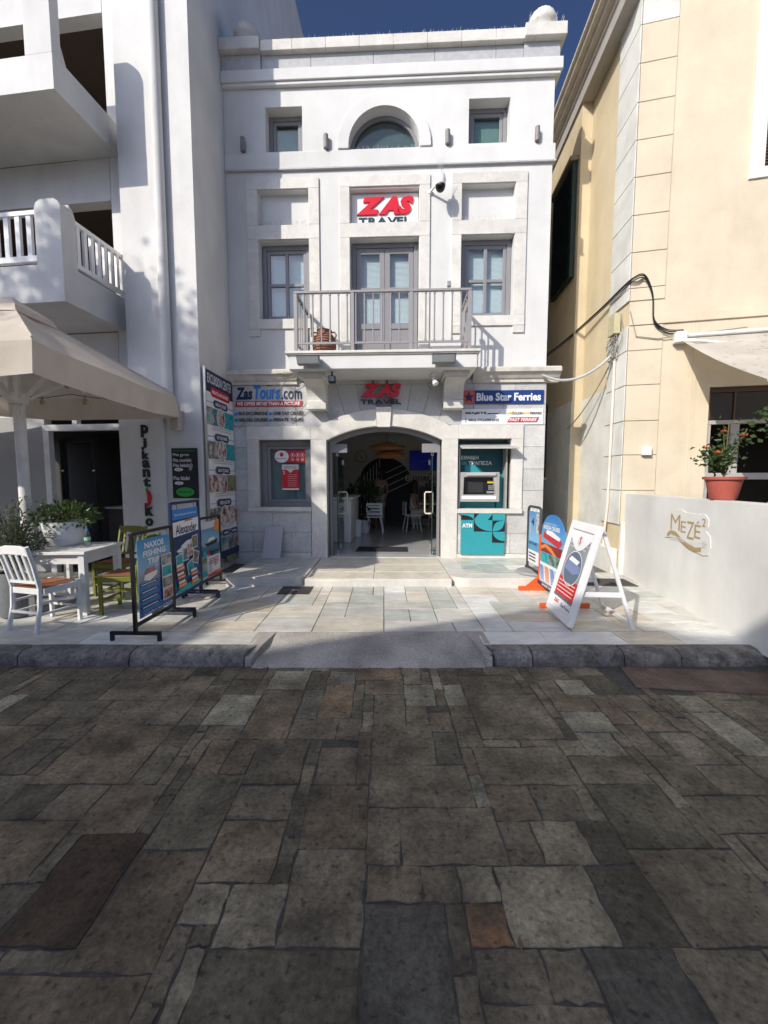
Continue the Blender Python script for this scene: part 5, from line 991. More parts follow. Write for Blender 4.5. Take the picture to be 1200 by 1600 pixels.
t = MB(); k = [zas(2.95, 1.2, 3.95), yS(-.28, 2.0, 4.55), yS(-.09, .9, 4.70), yS(-.07, .15, 4.74), yel(.03, -.09, 4.80), yel(.18, -.06, 4.82), yel(.30, -.05, 4.55), yel(.34, -.05, 4.15), yel(.52, -.05, 3.98), yel(.75, -.06, 3.95)]
for off in (0, .028, .05): t.tube([v + Vector((0, 0, off)) for v in smooth_path(k)], .0085, 6)
o = t.build('cable', BLACK, None, smooth=True); tag(o, 'bundle of thin black cables looping round the corner of the yellow building to the awning', 'cable')
t = MB(); t.tube(sagc(yS(-.08, .35, 3.7), yS(-.23, 1.9, 2.75), .12), .010, 6); o = t.build('cable', mat('grey_wire', (.3, .28, .25)), None, smooth=True); tag(o, 'thin grey wire hanging from the junction box down to the side wall', 'cable')
t = MB(); t.tube([yel(.0, -.04, 4.35), yel(.1, -.04, 3.96), yel(.4, -.04, 3.90), yel(.9, -.04, 3.93), yel(1.6, -.045, 3.98)], .008, 5); o = t.build('cable', mat('grey_wire', (.3, .28, .25)), None, smooth=True); tag(o, 'thin pale wire along the yellow front above the awning bracket', 'cable')
t = MB()
for a, b, c in ((zas(-2.7, -.2, 3.60), zas(-1.45, -.25, 3.62), .06), (zas(-1.45, -.25, 3.62), zas(-2.65, -.08, 2.62), -.05), (zas(-1.20, -.2, 3.3), zas(-1.7, -.08, 2.72), .03)): t.tube(sagc(a, b, c), .006, 5)
o = t.build('cable', mat('grey_wire', (.3, .28, .25)), None); tag(o, 'thin loose wires strung across the ZasTours sign and the cornice', 'cable')
# white terrace wall with sign and rose pots
WA = math.atan2(3.7 - 6.88, 3.47 - 3.98); W0 = (3.98, 6.88)
tw = frame(W0[0], W0[1], math.degrees(WA))
t = thing('terrace_wall', 'low white terrace wall running towards the street on the right', 'wall', (W0[0], W0[1], .1), WA)
MB().box(-.03, 5.2, .0, .16, 0, 1.375).build('wall', mat('white_terrace_wall', (.70, .69, .65), .8, .04, 2, .12, 14, stain=.10, ss=1.1, streak=.04, fine=.02, fs=9.), t, bevel=.006)
# (wall front faces local -y)
t = thing('wall_sign', 'cut-out Meze sign with tan lettering on the white terrace wall', 'sign', (*tw(2.05, -.002)[:2], .93), WA)
sgp = [(-.55, .0), (-.57, .12), (-.50, .18), (-.46, .30), (-.40, .38), (-.20, .40), (-.10, .37), (.10, .37), (.28, .38), (.36, .33), (.36, .24), (.32, .19), (.40, .14), (.42, .02), (.38, -.07), (.30, -.09), (.1, -.07), (-.08, -.02), (-.20, .03), (-.35, .03)]
MB().plate([sgp], -.010, 0).build('sign_panel', mat('sign_cream', (.70, .69, .655), .6, .03), t, bevel=.003)
p = Print(-.0105)
p.text('M', -.42, -.20, .13, .33, GOLDP, .0); p.text('E', -.18, -.07, .12, .26, GOLDP, 0); p.text('Z', -.05, .10, .06, .27, GOLDP, 0); p.text('É', .11, .23, .09, .29, GOLDP, 0); p.text('2', .25, .32, .24, .33, GOLDP, 0)
rb = [(-.48, .07), (-.40, .12), (-.28, .11), (-.15, .05), (0, .0), (.15, -.02), (.26, 0)]; p.poly([(x, z) for x, z in rb] + [(x, z - .05) for x, z in reversed(rb)], GOLDP); p.text('flavours from Naxos', -.40, .12, .005, .075, PWHITE, .0)
p.poly([(.31 + (.06 if k % 2 == 0 else .022) * math.sin(math.pi * k / 5), .04 + (.06 if k % 2 == 0 else .022) * math.cos(math.pi * k / 5)) for k in range(10)], flat('beige_print', (.62, .58, .50))); p.done('lettering', t)
def rose(label, loc, seed, col, n, wide=.24):
    t = thing('rose_pot', label, 'potted plant', loc, 0, 'rose pots on the terrace wall'); pot(t, .80, .25); r0 = random.Random(seed); stm = MB(); tips = []
    for k in range(11):
        a = r0.uniform(0, 6.3); L = r0.uniform(.22, .62); sp = r0.uniform(.05, wide); x, y = sp * math.cos(a), sp * math.sin(a)
        stm.tube([(0, 0, .25), (x * .4, y * .4, .25 + L * .5), (x, y, .25 + L)], .006, 5); tips.append((x, y, .25 + L))
    stm.build('stem', mat('rose_stem', (.10, .09, .03), .7), t)
    def lf(q):
        b = q.choice(tips); f = q.uniform(.25, 1.0) ** .8; return (b[0] * f + q.gauss(0, .05), b[1] * f + q.gauss(0, .05), .26 + (b[2] - .25) * f + q.gauss(0, .04)), (q.uniform(-1, 1), q.uniform(-1, 1), q.uniform(-.6, .4))
    tag(leaves(n, lf, .062, seed, .62, .18).build('foliage', LEAF, t, recalc=False), kind='stuff')
    for k in range(5):
        b = tips[k]; fl = MB()
        for q in range(14): a = q * 2.4; r1 = .006 + .0022 * q; fl.add([(b[0] + math.cos(a - .8) * r1, b[1] + math.sin(a - .8) * r1, b[2]), (b[0] + math.cos(a + .8) * r1, b[1] + math.sin(a + .8) * r1, b[2]), (b[0] + math.cos(a) * r1 * 1.5, b[1] + math.sin(a) * r1 * 1.5, b[2] + .035 - .001 * q)], [(0, 1, 2)])
        fl.build('rose_flower', col, t, recalc=False)
    return t
rose('terracotta pot of orange roses standing on the white terrace wall', (*tw(2.43, .10)[:2], 1.478), 21, mat('orange_petal', (.70, .16, .07), .6, .15, 30), 330)
rose('terracotta pot of yellow roses on the terrace wall at the photo edge', (*tw(3.44, .12)[:2], 1.478), 8, mat('yellow_petal', (.75, .55, .20), .6, .12, 30), 520, .42)
t = thing('folded_plank', 'white folded boards leaning behind the orange rose pot', 'boards', (*tw(1.55, .9)[:2], .9), WA); MB().bar((-.2, 0, 0), (.9, .1, 1.02), .12, .03).bar((-.12, .05, -.02), (1.0, .15, .98), .10, .03, 0).build('board', WHITED, t)
# ------------------------------------------------------------------ signs standing on the pavement
def stand(label, near, far_, h, fmat, zbot, foot=.5, group='poster stands on the pavement'):
    (x0, y0), (x1, y1) = near, far_; L = math.hypot(x1 - x0, y1 - y0)
    t = thing('poster_stand', label, 'poster stand', (x0, y0, PAVZ), math.atan2(y1 - y0, x1 - x0), group)
    b = .032; f = MB().box(0, b, -b / 2, b / 2, .06, h).box(L - b, L, -b / 2, b / 2, .06, h).box(b, L - b, -b / 2, b / 2, h - b, h).box(b, L - b, -b / 2, b / 2, zbot, zbot + b)
    f.build('frame', fmat, t, bevel=.003)
    for x in (b / 2, L - b / 2):
        MB().box(x - b / 2, x + b / 2, -foot / 2, foot / 2, .06, .092).box(x - b / 2, x + b / 2, -foot / 2, -foot / 2 + b, 0, .059).box(x - b / 2, x + b / 2, foot / 2 - b, foot / 2, 0, .059).build('foot', fmat, t, bevel=.002)
    return t, L
def hooks(t, xs_, z): 
    for x in xs_: MB().tube([(x, 0, z), (x + .015, -.005, z - .03), (x, -.005, z - .055)], .004, 5).build('hook', BLACK, t)
t, L = stand('black framed stand with blue NAXOS FISHING TRIPS poster nearest the kerb', (-2.42, 3.87), (-2.40, 4.60), 1.06, BLACK, .13); hooks(t, (.12, L - .12), 1.03)
px0, px1, pz0, pz1 = .085, L - .065, .19, .97; ps = MB().box(px0, px1, -.006, -.002, pz0, pz1).build('poster', gradz('fishing_poster_picture', .32, 1.10, [(.0, (.03, .12, .36)), (.38, (.05, .17, .40)), (.44, (.16, .22, .33)), (.55, (.30, .36, .44)), (.64, (.24, .46, .62)), (1., (.03, .25, .55))]), t)
p = Print(-.0065); W_ = px1 - px0
for i, s_ in enumerate(('NAXOS', 'FISHING', 'TRIPS')): w_ = (.34, .40, .26)[i]; c_ = px0 + W_ * .5; p.text(s_, c_ - w_ / 2, c_ + w_ / 2, pz1 - .10 - .085 * i, pz1 - .035 - .085 * i, PWHITE, .035)
p.text('BY CAPTAIN', c_ + .0, c_ + .2, pz1 - .31, pz1 - .285, PWHITE, .01)
p.poly([(px0 + .08, pz0 + .37), (px0 + .18, pz0 + .345), (px0 + .30, pz0 + .385), (px0 + .32, pz0 + .43), (px0 + .10, pz0 + .42)], PWHITE); p.poly([(px0 + .11, pz0 + .42), (px0 + .28, pz0 + .43), (px0 + .26, pz0 + .48), (px0 + .13, pz0 + .475)], photo('print_fishers', [(.4, .03, .03), (.5, .2, .15), (.2, .02, .04)], 40))
for i in range(4):
    z = pz0 + .315 - .075 * i; p.rect(px0 + .02, px0 + .32, z, z + .022, NAVY); p.rect(px0 + .03, px0 + .29, z + .007, z + .015, PWHITE)
    for k in range(2): p.rect(px0 + .03, px0 + .30, z - .016 - .016 * k, z - .010 - .016 * k, SKYB)
for i, q in enumerate((P1, P2, P4, P3)): z = pz0 + .46 - .125 * i; p.rect(px1 - .205, px1 - .015, z - .008, z + .113, PWHITE); p.rect(px1 - .197, px1 - .022, z, z + .105, q)
p.text('A perfect day of fishing', px0 + .03, px1 - .03, pz0 + .018, pz0 + .042, PWHITE, .01); p.done('poster_print', ps)
NAVYF = mat('navy_frame_paint', (.012, .022, .075), .4, .1, 8)
t, L = stand('taller navy framed stand with Alexander cruise ship poster, between two black stands', (-2.43, 4.62), (-2.43, 5.35), 1.31, NAVYF, .18); hooks(t, (.15, L - .15), 1.28)
px0, px1, pz0, pz1 = .045, L - .045, .235, 1.22; ps = MB().box(px0, px1, -.006, -.002, pz0, pz1).build('poster', gradz('cruise_poster_picture', .37, 1.35, [(.0, (.03, .22, .34)), (.2, (.02, .09, .24)), (.6, (.010, .03, .12)), (1., (.015, .05, .2))], .2), t); p = Print(-.0065)
p.rect(px0, px1, pz1 - .12, pz1, PBLUE); p.text('Famous Naxos boat: One Day Cruise', px0 + .05, px1 - .05, pz1 - .085, pz1 - .05, PWHITE, .01)
p.poly([(px0, pz1 - .32), (px1, pz1 - .30), (px1, pz1 - .13), (px0, pz1 - .15)], PWHITE); p.text('Alexander', px0 + .06, px1 - .05, pz1 - .30, pz1 - .185, NAVY, .025); p.poly([(px0 + .25, pz1 - .165), (px0 + .50, pz1 - .155), (px0 + .44, pz1 - .135), (px0 + .3, pz1 - .14)], PORANGE)
p.poly([(px0 + .06, pz1 - .49), (px0 + .18, pz1 - .56), (px0 + .42, pz1 - .45), (px0 + .60, pz1 - .34), (px0 + .40, pz1 - .40)], PWHITE); p.poly([(px0 + .15, pz1 - .45), (px0 + .30, pz1 - .40), (px0 + .45, pz1 - .385), (px0 + .30, pz1 - .46)], PWHITE); p.poly([(px0 + .08, pz1 - .50), (px0 + .18, pz1 - .545), (px0 + .42, pz1 - .44), (px0 + .41, pz1 - .43), (px0 + .18, pz1 - .52)], TURQ)
for i, (x, z, a_) in enumerate(((.05, .30, .1), (.20, .36, -.05), (.32, .40, .05), (.44, .48, .02), (.30, .18, .3), (.45, .28, -.3))):
    c_, s_ = math.cos(a_), math.sin(a_); R_ = lambda dx, dz: (px0 + x + .07 + dx * c_ - dz * s_, pz0 + z + .07 + dx * s_ + dz * c_)
    p.poly([R_(-.08, -.08), R_(.08, -.08), R_(.08, .08), R_(-.08, .08)], PWHITE); p.poly([R_(-.07, -.07), R_(.07, -.07), R_(.07, .07), R_(-.07, .07)], (P2, P1, P3, P5, P2, P4)[i])
p.poly([(px0, pz0), (px1, pz0), (px1, pz0 + .10), (px0, pz0 + .03)], TURQ)
for i, (x, z) in enumerate(((.02, .22), (.03, .12), (.05, .02), (.35, .10), (.36, .0))): p.rect(px0 + x, px0 + x + .19, pz0 + z + .035, pz0 + z + .085, PORANGE if i % 2 == 0 else flat('red_orange_print', (.65, .1, .02))); p.rect(px0 + x, px0 + x + .15, pz0 + z + .088, pz0 + z + .118, PWHITE); p.ell(px0 + x + .215, pz0 + z + .08, .025, .03, PBLACK); p.rect(px0 + x + .02, px0 + x + .17, pz0 + z + .055, pz0 + z + .065, PWHITE)
p.done('poster_print', ps)
t, L = stand('black framed stand with pale Iason boat poster nearest the agency', (-2.46, 5.40), (-2.43, 6.02), 1.06, BLACK, .16, .46)
px0, px1, pz0, pz1 = .05, L - .04, .22, .99; ps = MB().box(px0, px1, -.006, -.002, pz0, pz1).build('poster', flat('pale_grey_print', (.55, .58, .60)), t); p = Print(-.0065); W_ = px1 - px0
p.rect(px0, px1, pz1 - .46, pz1 - .10, gradz('boat_poster_picture', .66, 1.02, [(.0, (.03, .10, .17)), (.34, (.06, .20, .30)), (.40, (.30, .40, .46)), (.6, (.20, .38, .52)), (1., (.10, .26, .46))])); p.poly([(px1 - .16, pz1 - .14), (px1, pz1 - .17), (px1, pz1 - .02), (px1 - .12, pz1)], PORANGE)
p.poly([(px0 + .07, pz1 - .30), (px0 + .16, pz1 - .35), (px1 - .10, pz1 - .33), (px1 - .05, pz1 - .27), (px0 + .2, pz1 - .30)], PBLACK); p.poly([(px0 + .16, pz1 - .29), (px0 + .38, pz1 - .27), (px0 + .36, pz1 - .23), (px0 + .2, pz1 - .24)], PWHITE); p.rect(px0 + .27, px0 + .275, pz1 - .24, pz1 - .14, PWHITE)
p.text('Iason', px0 + .22, px1 - .03, pz1 - .49, pz1 - .40, NAVY, .03); p.ell(px0 + .17, pz1 - .44, .035, .04, PRED); p.rect(px0 + .13, px1, pz0, pz1 - .50, PWHITE)
for i in range(4): p.rect(px0 + .01, px0 + .115, pz0 + .02 + .09 * i, pz0 + .10 + .09 * i, (P2, P1, P5, P2)[i])
for i in range(3): p.rect(px0 + .18, px1 - .05, pz1 - .54 - .03 * i, pz1 - .525 - .03 * i, flat('magenta_print', (.5, .1, .25)))
for i in range(8): p.rect(px0 + .16, px0 + .26, pz0 + .06 + .02 * i, pz0 + .068 + .02 * i, GREYP)
p.poly([(px0 + .34, pz0 + .12), (px0 + .42, pz0 + .14), (px0 + .40, pz0 + .21), (px0 + .35, pz0 + .20)], flat('map_green', (.45, .55, .25))); p.rect(px0 + .13, px1, pz0, pz0 + .04, PRED); p.rect(px0 + .35, px1, pz0 + .02, pz0 + .05, PORANGE); p.done('poster_print', ps)
# swivel stand right
t = thing('poster_stand', 'grey tube framed swivel stand with boat poster on a round base by the cash machine', 'poster stand', (2.29, 6.20, .273), R(-90)); w2 = .26
MB().lathe([(.0, 0), (.25, 0), (.255, .015), (.24, .035), (.05, .05), (.0, .05)], (0, 0, 0), 32).build('base', mat('base_grey', (.30, .30, .30), .6), t, smooth=True)
MB().tube([(-w2, 0, .04), (-w2, 0, .95), (-w2 + .02, 0, .99), (-w2 + .07, 0, 1.01), (w2 - .07, 0, 1.01), (w2 - .02, 0, .99), (w2, 0, .95), (w2, 0, .04)], .02, 10).bar((-w2, 0, .05), (w2, 0, .05), .03).build('frame', mat('dark_grey_tube', (.05, .05, .052), .4), t, smooth=True)
MB().box(-w2 - .03, w2 + .03, -.03, .03, .03, .06).build('foot_bar', BLACK, t)
ps = MB().box(-w2 + .04, w2 - .04, -.004, .004, .14, .94).build('poster', gradz('sky_poster_picture', .4, 1.2, [(.0, (.30, .48, .66)), (.5, (.24, .45, .68)), (1., (.10, .26, .52))]), t); p = Print(-.0045); p.rect(-.22, .22, .14, .34, PWHITE); p.rect(-.22, .22, .34, .48, flat('mid_blue_print', (.12, .30, .50))); p.text('4', -.10, -.0, .72, .84, NAVY, .02); p.text('DAILY CRUISE', -.18, .14, .43, .47, PBLACK, .02)
for i in range(3): p.rect(-.18, .10, .18 + .05 * i, .20 + .05 * i, PBLACK)
p.rect(.10, .22, .62, .92, P3); p.poly([(-.15, .60), (-.13, .60), (-.12, .88)], PWHITE); p.done('poster_print', ps)
for x in (-.15, .0, .15): MB().tube([(x, 0, .935), (x, 0, .99)], .006, 5).build('clip', WHITE, t)
# orange stand
ORF = mat('orange_plastic', (.72, .11, .02), .4, .05)
t = thing('poster_stand', 'orange footed stand with rounded blue cruise poster behind the white A-frame', 'poster stand', (2.21, 5.31, PAVZ), R(-90))
hw = .40; shp = [(-hw + .03, .12), (hw - .03, .12), (hw - .03, .80)] + [((hw - .03) * math.cos(R(a)), .80 + .31 * math.sin(R(a))) for a in range(10, 171, 10)] + [(-hw + .03, .80)]
ps = MB().plate([shp], -.008, .008).build('poster', gradz('rounded_poster_picture', .75, 1.25, [(.0, (.25, .42, .6)), (.4, (.10, .32, .62)), (1., (.02, .16, .45))]), t); p = Print(-.0085)
p.text('NAXOS LINES', -.22, .12, .97, .99, PWHITE, .0); p.text('KIDDA CRUISES', -.26, .22, .90, .955, PWHITE, .03); p.poly([(-.30, .90), (-.27, .90), (-.27, .98)], PWHITE); p.poly([(-.30, .78), (.20, .70), (.30, .76), (.28, .80), (-.28, .86)], PRED); p.poly([(-.2, .84), (.22, .79), (.26, .83), (.0, .89), (-.18, .89)], PWHITE); p.rect(-.36, .36, .58, .70, DRED)
p.poly([(-.37, .65), (-.2, .70), (0, .66), (.18, .57), (.37, .60), (.37, .55), (.15, .53), (0, .60), (-.2, .65), (-.37, .60)], PORANGE); p.rect(-.37, .37, .44, .58, TURQ)
for i, x in enumerate((-.33, -.08, .15)): p.rect(x, x + .19, .45, .57, (P2, P4, P5)[i])
p.rect(-.37, .37, .17, .435, PWHITE)
for i in range(9):
    for k in range(4): p.rect(-.34 + .18 * k, -.21 + .18 * k, .195 + .025 * i, .208 + .025 * i, PORANGE if k % 2 else PBLUE)
p.rect(-.37, .37, .12, .17, NAVY); p.text('BOOK NOW', -.2, .2, .13, .16, PWHITE, .03); p.done('poster_print', ps)
for x in (-hw, hw):
    MB().box(x - .022, x + .022, -.022, .022, .06, .80 if x < 0 else .30).build('post', ORF, t, bevel=.004); MB().box(x - .025, x + .025, -.30, .30, 0, .06).build('foot', ORF, t, bevel=.005); MB().plate([[(-.20, .061), (.20, .061), (.03, .20), (-.03, .20)]], x - .012, x + .012, ax='x').build('gusset', ORF, t)
# white A-frame
t = thing('a_frame_sign', 'white A-frame sign with red and grey travel poster leaning on two hinged legs', 'A-frame sign', (1.95, 4.50, PAVZ), R(-94))
lean = .29; HT = 1.09
A4 = Matrix.Rotation(-math.atan2(lean, HT), 4, 'X'); hl = math.hypot(lean, HT); hw = .36
f = MB(A4).plate([[(-hw, .03), (hw, .03), (hw, hl), (-hw, hl)], [(-hw + .075, .125), (hw - .075, .125), (hw - .075, hl - .10), (-hw + .075, hl - .10)]], -.03, .03).build('frame', WHITE, t, bevel=.012)
MB(A4).box(-hw + .06, hw - .06, -.006, .02, .11, hl - .085).build('backing', WHITED, t)
p = Print(-.007, A4); a, b, c, d = -hw + .08, hw - .08, .13, hl - .105
p.rect(a, b, c, d, GREYP); p.rect(a, b, c + .10, c + .34, PRED); p.rect(a, b, c, c + .10, PWHITE); p.text('ZAS', a + .05, a + .19, c + .03, c + .075, PRED, .05, .2); p.text('ZasTours', a + .26, b - .03, c + .025, c + .06, NAVY, .02); p.rect(a, b, c + .10, c + .13, flat('steel_blue_print', (.12, .14, .18)))
p.ell(0, c + .47, .225, .20, PWHITE, 28); p.ell(0, c + .47, .215, .19, flat('storm_sky_print', (.11, .15, .21)), 28); p.poly([(-.20, .455 + .12), (.05, .42 + .12), (.21, .46 + .12), (.18, .53 + .12), (.0, .55 + .12), (-.15, .56 + .12)], flat('ferry_hull_print', (.20, .24, .42))); p.poly([(-.15, .56 + .12), (.1, .535 + .12), (.14, .58 + .12), (-.1, .61 + .12)], PWHITE)
p.poly([(a, d), (a, d - .06)] + [(a + (b - a) * i / 8, d - .06 - .16 * math.sin(math.pi * i / 8)) for i in range(1, 8)] + [(b, d - .06), (b, d)], PWHITE); p.ell(0, d - .105, .055, .065, flat('pale_print', (.66, .66, .66))); p.text('S', -.025, .025, d - .15, d - .06, PRED, .03)
p.text('High speed ferries and island', a + .04, b - .04, c + .735, c + .765, PWHITE, .01); p.text('hopping travel tickets', a + .08, b - .08, c + .69, c + .72, PWHITE, .01)
for i in range(4): p.rect(a + .05 + .02 * (i % 2), b - .05, c + .29 - .04 * i, c + .303 - .04 * i, flat('pale_pink_print', (.7, .5, .48)))
p.done('poster_print', t)
for x in (-hw + .04, hw - .04):
    MB().bar((x, lean + .03, HT - .06), (x, lean + .36, .02), .035, .035).build('rear_leg', WHITE, t, bevel=.004); MB().tube([(x - .02 if x < 0 else x + .02, lean + .03, HT - .08), (x + (.03 if x > 0 else -.03), lean + .03, HT - .08)], .015, 8).build('bolt', STEEL, t)
MB().bar((-hw + .055, lean + .345, .07), (hw - .055, lean + .345, .07), .035).build('rear_crossbar', WHITE, t)
MB().bar((hw - .04, .12, .38), (hw - .04, lean + .24, .38), .02, .05).build('spreader', WHITE, t); MB().bar((-hw + .04, .12, .38), (-hw + .04, lean + .24, .38), .02, .05).build('spreader', WHITE, t)
# ------------------------------------------------------------------ terrace furniture left
t = thing('cafe_table', 'white wooden square cafe table on the pavement', 'table', (-3.79, 4.96, PAVZ), R(3))
MB().box(-.37, .37, -.39, .39, .715, .75).build('tabletop', WHITED, t, bevel=.006)
MB().box(-.31, .31, -.33, -.305, .60, .714).box(-.31, .31, .305, .33, .60, .714).box(-.335, -.311, -.305, .305, .60, .714).box(.311, .335, -.305, .305, .60, .714).build('apron', WHITED, t)
for x in (-1, 1):
    for y in (-1, 1): MB().box(x * .31 - .035, x * .31 + .035, y * .325 - .035, y * .325 + .035, 0, .713).build('leg', WHITED, t, bevel=.005)
def taverna_chair(label, m, grp=None):
    t = thing('taverna_chair', label, 'chair', group=grp)
    st_ = MB(); n = 8; vs = [(-.20 + .40 * i / n, -.20 + .41 * j / n, .455 - .02 * math.sin(math.pi * i / n) * math.sin(math.pi * j / n)) for j in range(n + 1) for i in range(n + 1)]
    st_.add(vs, [(j * (n + 1) + i, j * (n + 1) + i + 1, (j + 1) * (n + 1) + i + 1, (j + 1) * (n + 1) + i) for j in range(n) for i in range(n)]); st_.box(-.20, .20, -.20, .21, .415, .43); st_.build('seat', WOODL, t, smooth=True)
    MB().box(-.215, .215, .19, .22, .39, .45).box(-.19, .19, -.21, -.185, .39, .45).box(-.225, -.195, -.185, .19, .39, .45).box(.195, .225, -.185, .19, .39, .45).build('seat_frame', m, t, bevel=.004)
    for s in (-1, 1):
        MB().bar((s * .20, .195, 0), (s * .20, .195, .46), .036).build('leg', m, t, bevel=.004)
        MB().tube([(s * .19, -.26, 0), (s * .185, -.21, .25), (s * .185, -.20, .46), (s * .19, -.25, .70), (s * .20, -.31, .90)], .022, 6).build('leg', m, t)
    r = MB()
    for z in (.16, .27): r.bar((-.2, .195, z), (.2, .195, z), .022)
    r.bar((-.185, -.225, .20), (.185, -.225, .20), .022)
    for s in (-1, 1): r.bar((s * .19, -.225, .18), (s * .2, .195, .18), .022); r.bar((s * .19, -.21, .30), (s * .2, .195, .30), .022)
    r.build('stretcher', m, t)
    MB().plate([[(-.20, .80), (-.1, .815), (.1, .815), (.20, .80), (.20, .88), (.1, .905), (-.1, .905), (-.20, .88)]], -.305, -.28).build('top_rail', m, t, bevel=.005)
    MB().bar((-.185, -.215, .52), (.185, -.215, .52), .03).build('lower_rail', m, t)
    for i in range(4): x = -.12 + .08 * i; MB().bar((x, -.22, .53), (x * 1.05, -.295, .81), .03, .014).build('back_slat', m, t)
    return t
c = taverna_chair('white wooden taverna chair with straw seat at the front of the white table', WHITED); put(c, (-3.66, 4.36, PAVZ), R(-14), c['label'])
c = taverna_chair('olive green taverna chair on the right side of the table behind the fishing poster', OLIVE, 'olive green chairs at the table'); put(c, (-3.10, 4.86, PAVZ), R(96), c['label'])
c2 = copy_tree(c); put(c2, (-3.66, 5.58, PAVZ), R(172), 'olive green taverna chair at the back of the table with its backrest in view')
# bottle, bowl planter, tall planter
t = thing('water_bottle', 'clear plastic water bottle with blue cap on the white table', 'bottle', (-3.63, 4.97, PAVZ + .751))
MB().lathe([(.0, 0), (.032, .0), (.035, .01), (.033, .06), (.035, .07), (.033, .11), (.035, .13), (.030, .16), (.014, .19), (.013, .20)], seg=16).build('bottle_body', glass('pet_plastic', (.82, .87, .9), .10), t, smooth=True); MB().lathe([(.016, .198), (.016, .218), (.0, .22)], seg=12).build('cap', PBLUE, t); MB().lathe([(.0342, .07), (.0342, .115)], seg=16, close=False).build('label_band', flat('bottle_label', (.35, .6, .4)), t)
t = thing('bowl_planter', 'round white bowl planter with leafy bush on the white table', 'planter', (-4.02, 5.10, PAVZ + .751))
MB().lathe([(.0, 0), (.17, 0), (.20, .02), (.235, .12), (.245, .24), (.245, .30), (.225, .30), (.215, .27)], seg=32, close=False).build('pot', WHITED, t, smooth=True); MB().lathe([(.001, .265), (.218, .265)], seg=20, close=False).build('soil', BARK, t)
tag(leaves(560, ball((.06, 0, .36), .34, .30, .16, .0), .07, 5, .5, .2).build('foliage', LEAF, t, recalc=False), kind='stuff'); sm = MB(); r0 = random.Random(6)
for k in range(14): a = r0.uniform(0, 6.3); sm.tube([(0, 0, .26), (.1 * math.cos(a), .1 * math.sin(a), .36), (.26 * math.cos(a) + .05, .26 * math.sin(a), .42)], .006, 5)
sm.build('stem', BARK, t)
t = thing('tall_planter', 'tall dark grey planter with a silvery olive shrub at the left edge', 'planter', (-4.22, 4.62, PAVZ))
MB().lathe([(.0, 0), (.13, 0), (.16, .03), (.165, .50), (.15, .52), (.14, .48)], seg=24, close=False).build('pot', mat('slate_grey_pot', (.14, .15, .155), .8, .1, 20, .4, 50), t, smooth=True); MB().lathe([(.001, .48), (.145, .48)], seg=16, close=False).build('soil', BARK, t)
sm = MB(); tips = []
for k in range(34): a = r0.uniform(0, 6.3); q = r0.uniform(.08, .38); h_ = r0.uniform(.75, 1.32); tips.append((q * math.cos(a), q * math.sin(a), h_)); sm.tube([(0, 0, .48), (.3 * q * math.cos(a), .3 * q * math.sin(a), .5 + (h_ - .5) * .5), tips[-1]], .006, 5)
sm.build('stem', BARK, t)
def olf(q): b = q.choice(tips); f = q.uniform(.3, 1.05); return (b[0] * f + q.gauss(0, .03), b[1] * f + q.gauss(0, .03), .48 + (b[2] - .48) * f + q.gauss(0, .02)), (b[0] + q.uniform(-.5, .5), b[1] + q.uniform(-.5, .5), q.uniform(-.2, .8))
tag(leaves(3400, olf, .062, 9, .27, .12).build('foliage', LEAFO, t, recalc=False), kind='stuff')
# parasol
t = thing('parasol', 'large square beige canvas parasol over the cafe table', 'parasol', (-4.40, 5.02, PAVZ))
MB().tube([(0, 0, 0), (0, 0, 2.55)], .06, 16).tube([(0, 0, 2.5), (0, 0, 3.62)], .032, 10).build('pole', WHITED, t, smooth=True); MB().lathe([(.0, 0), (.45, 0), (.45, .05), (.08, .08), (.08, .3), (.0, .3)], seg=24).build('base', GREYP, t)
MB().lathe([(.09, 2.47), (.10, 2.50), (.10, 2.57), (.07, 2.6)], seg=14).build('hub', WHITED, t)
hs = 1.27; ez = 2.82; az = 3.62; vz = .30; N = 8
cv = MB(); vs = []; M_ = 10
for j in range(M_ + 1):
    f = .16 + .84 * j / M_
    for sgn, (ax_, ay_, bx_, by_) in enumerate(((-1, -1, 1, -1), (1, -1, 1, 1), (1, 1, -1, 1), (-1, 1, -1, -1))):
        for i in range(N):
            u = i / N; x = (ax_ + (bx_ - ax_) * u) * hs * f; y = (ay_ + (by_ - ay_) * u) * hs * f
            z = az - (az - ez) * f - .045 * math.sin(math.pi * u) * f; vs.append((x, y, z + .012 * math.sin(9 * u + 4 * f)))
K4 = 4 * N
for q in range(5):
    d = q / 4
    for i in range(K4):
        v = vs[M_ * K4 + i]; u = (i % N) / N; fl = .02 * math.sin(i * 2.1) * d; o_ = 1 + .012 * d; vs.append((v[0] * o_ + fl * .5, v[1] * o_ + fl * .5, v[2] - vz * d - .015 * math.sin(math.pi * u) * d))
RW = M_ + 1 + 5; fs = []
for j in range(RW - 1):
    if j == M_: pass
    for i in range(K4): fs.append((j * K4 + i, j * K4 + (i + 1) % K4, (j + 1) * K4 + (i + 1) % K4, (j + 1) * K4 + i))
cv.add(vs, fs).build('canopy', CANVAS, t, smooth=True, recalc=False)
MB().add([(-.27, -.27, 3.53), (.27, -.27, 3.53), (.27, .27, 3.53), (-.27, .27, 3.53), (0, 0, 3.72), (-.30, -.30, 3.45), (.30, -.30, 3.45), (.30, .30, 3.45), (-.30, .30, 3.45)], [(0, 1, 4), (1, 2, 4), (2, 3, 4), (3, 0, 4), (5, 6, 1, 0), (6, 7, 2, 1), (7, 8, 3, 2), (8, 5, 0, 3)]).build('vent_cap', CANVAS, t, recalc=False)
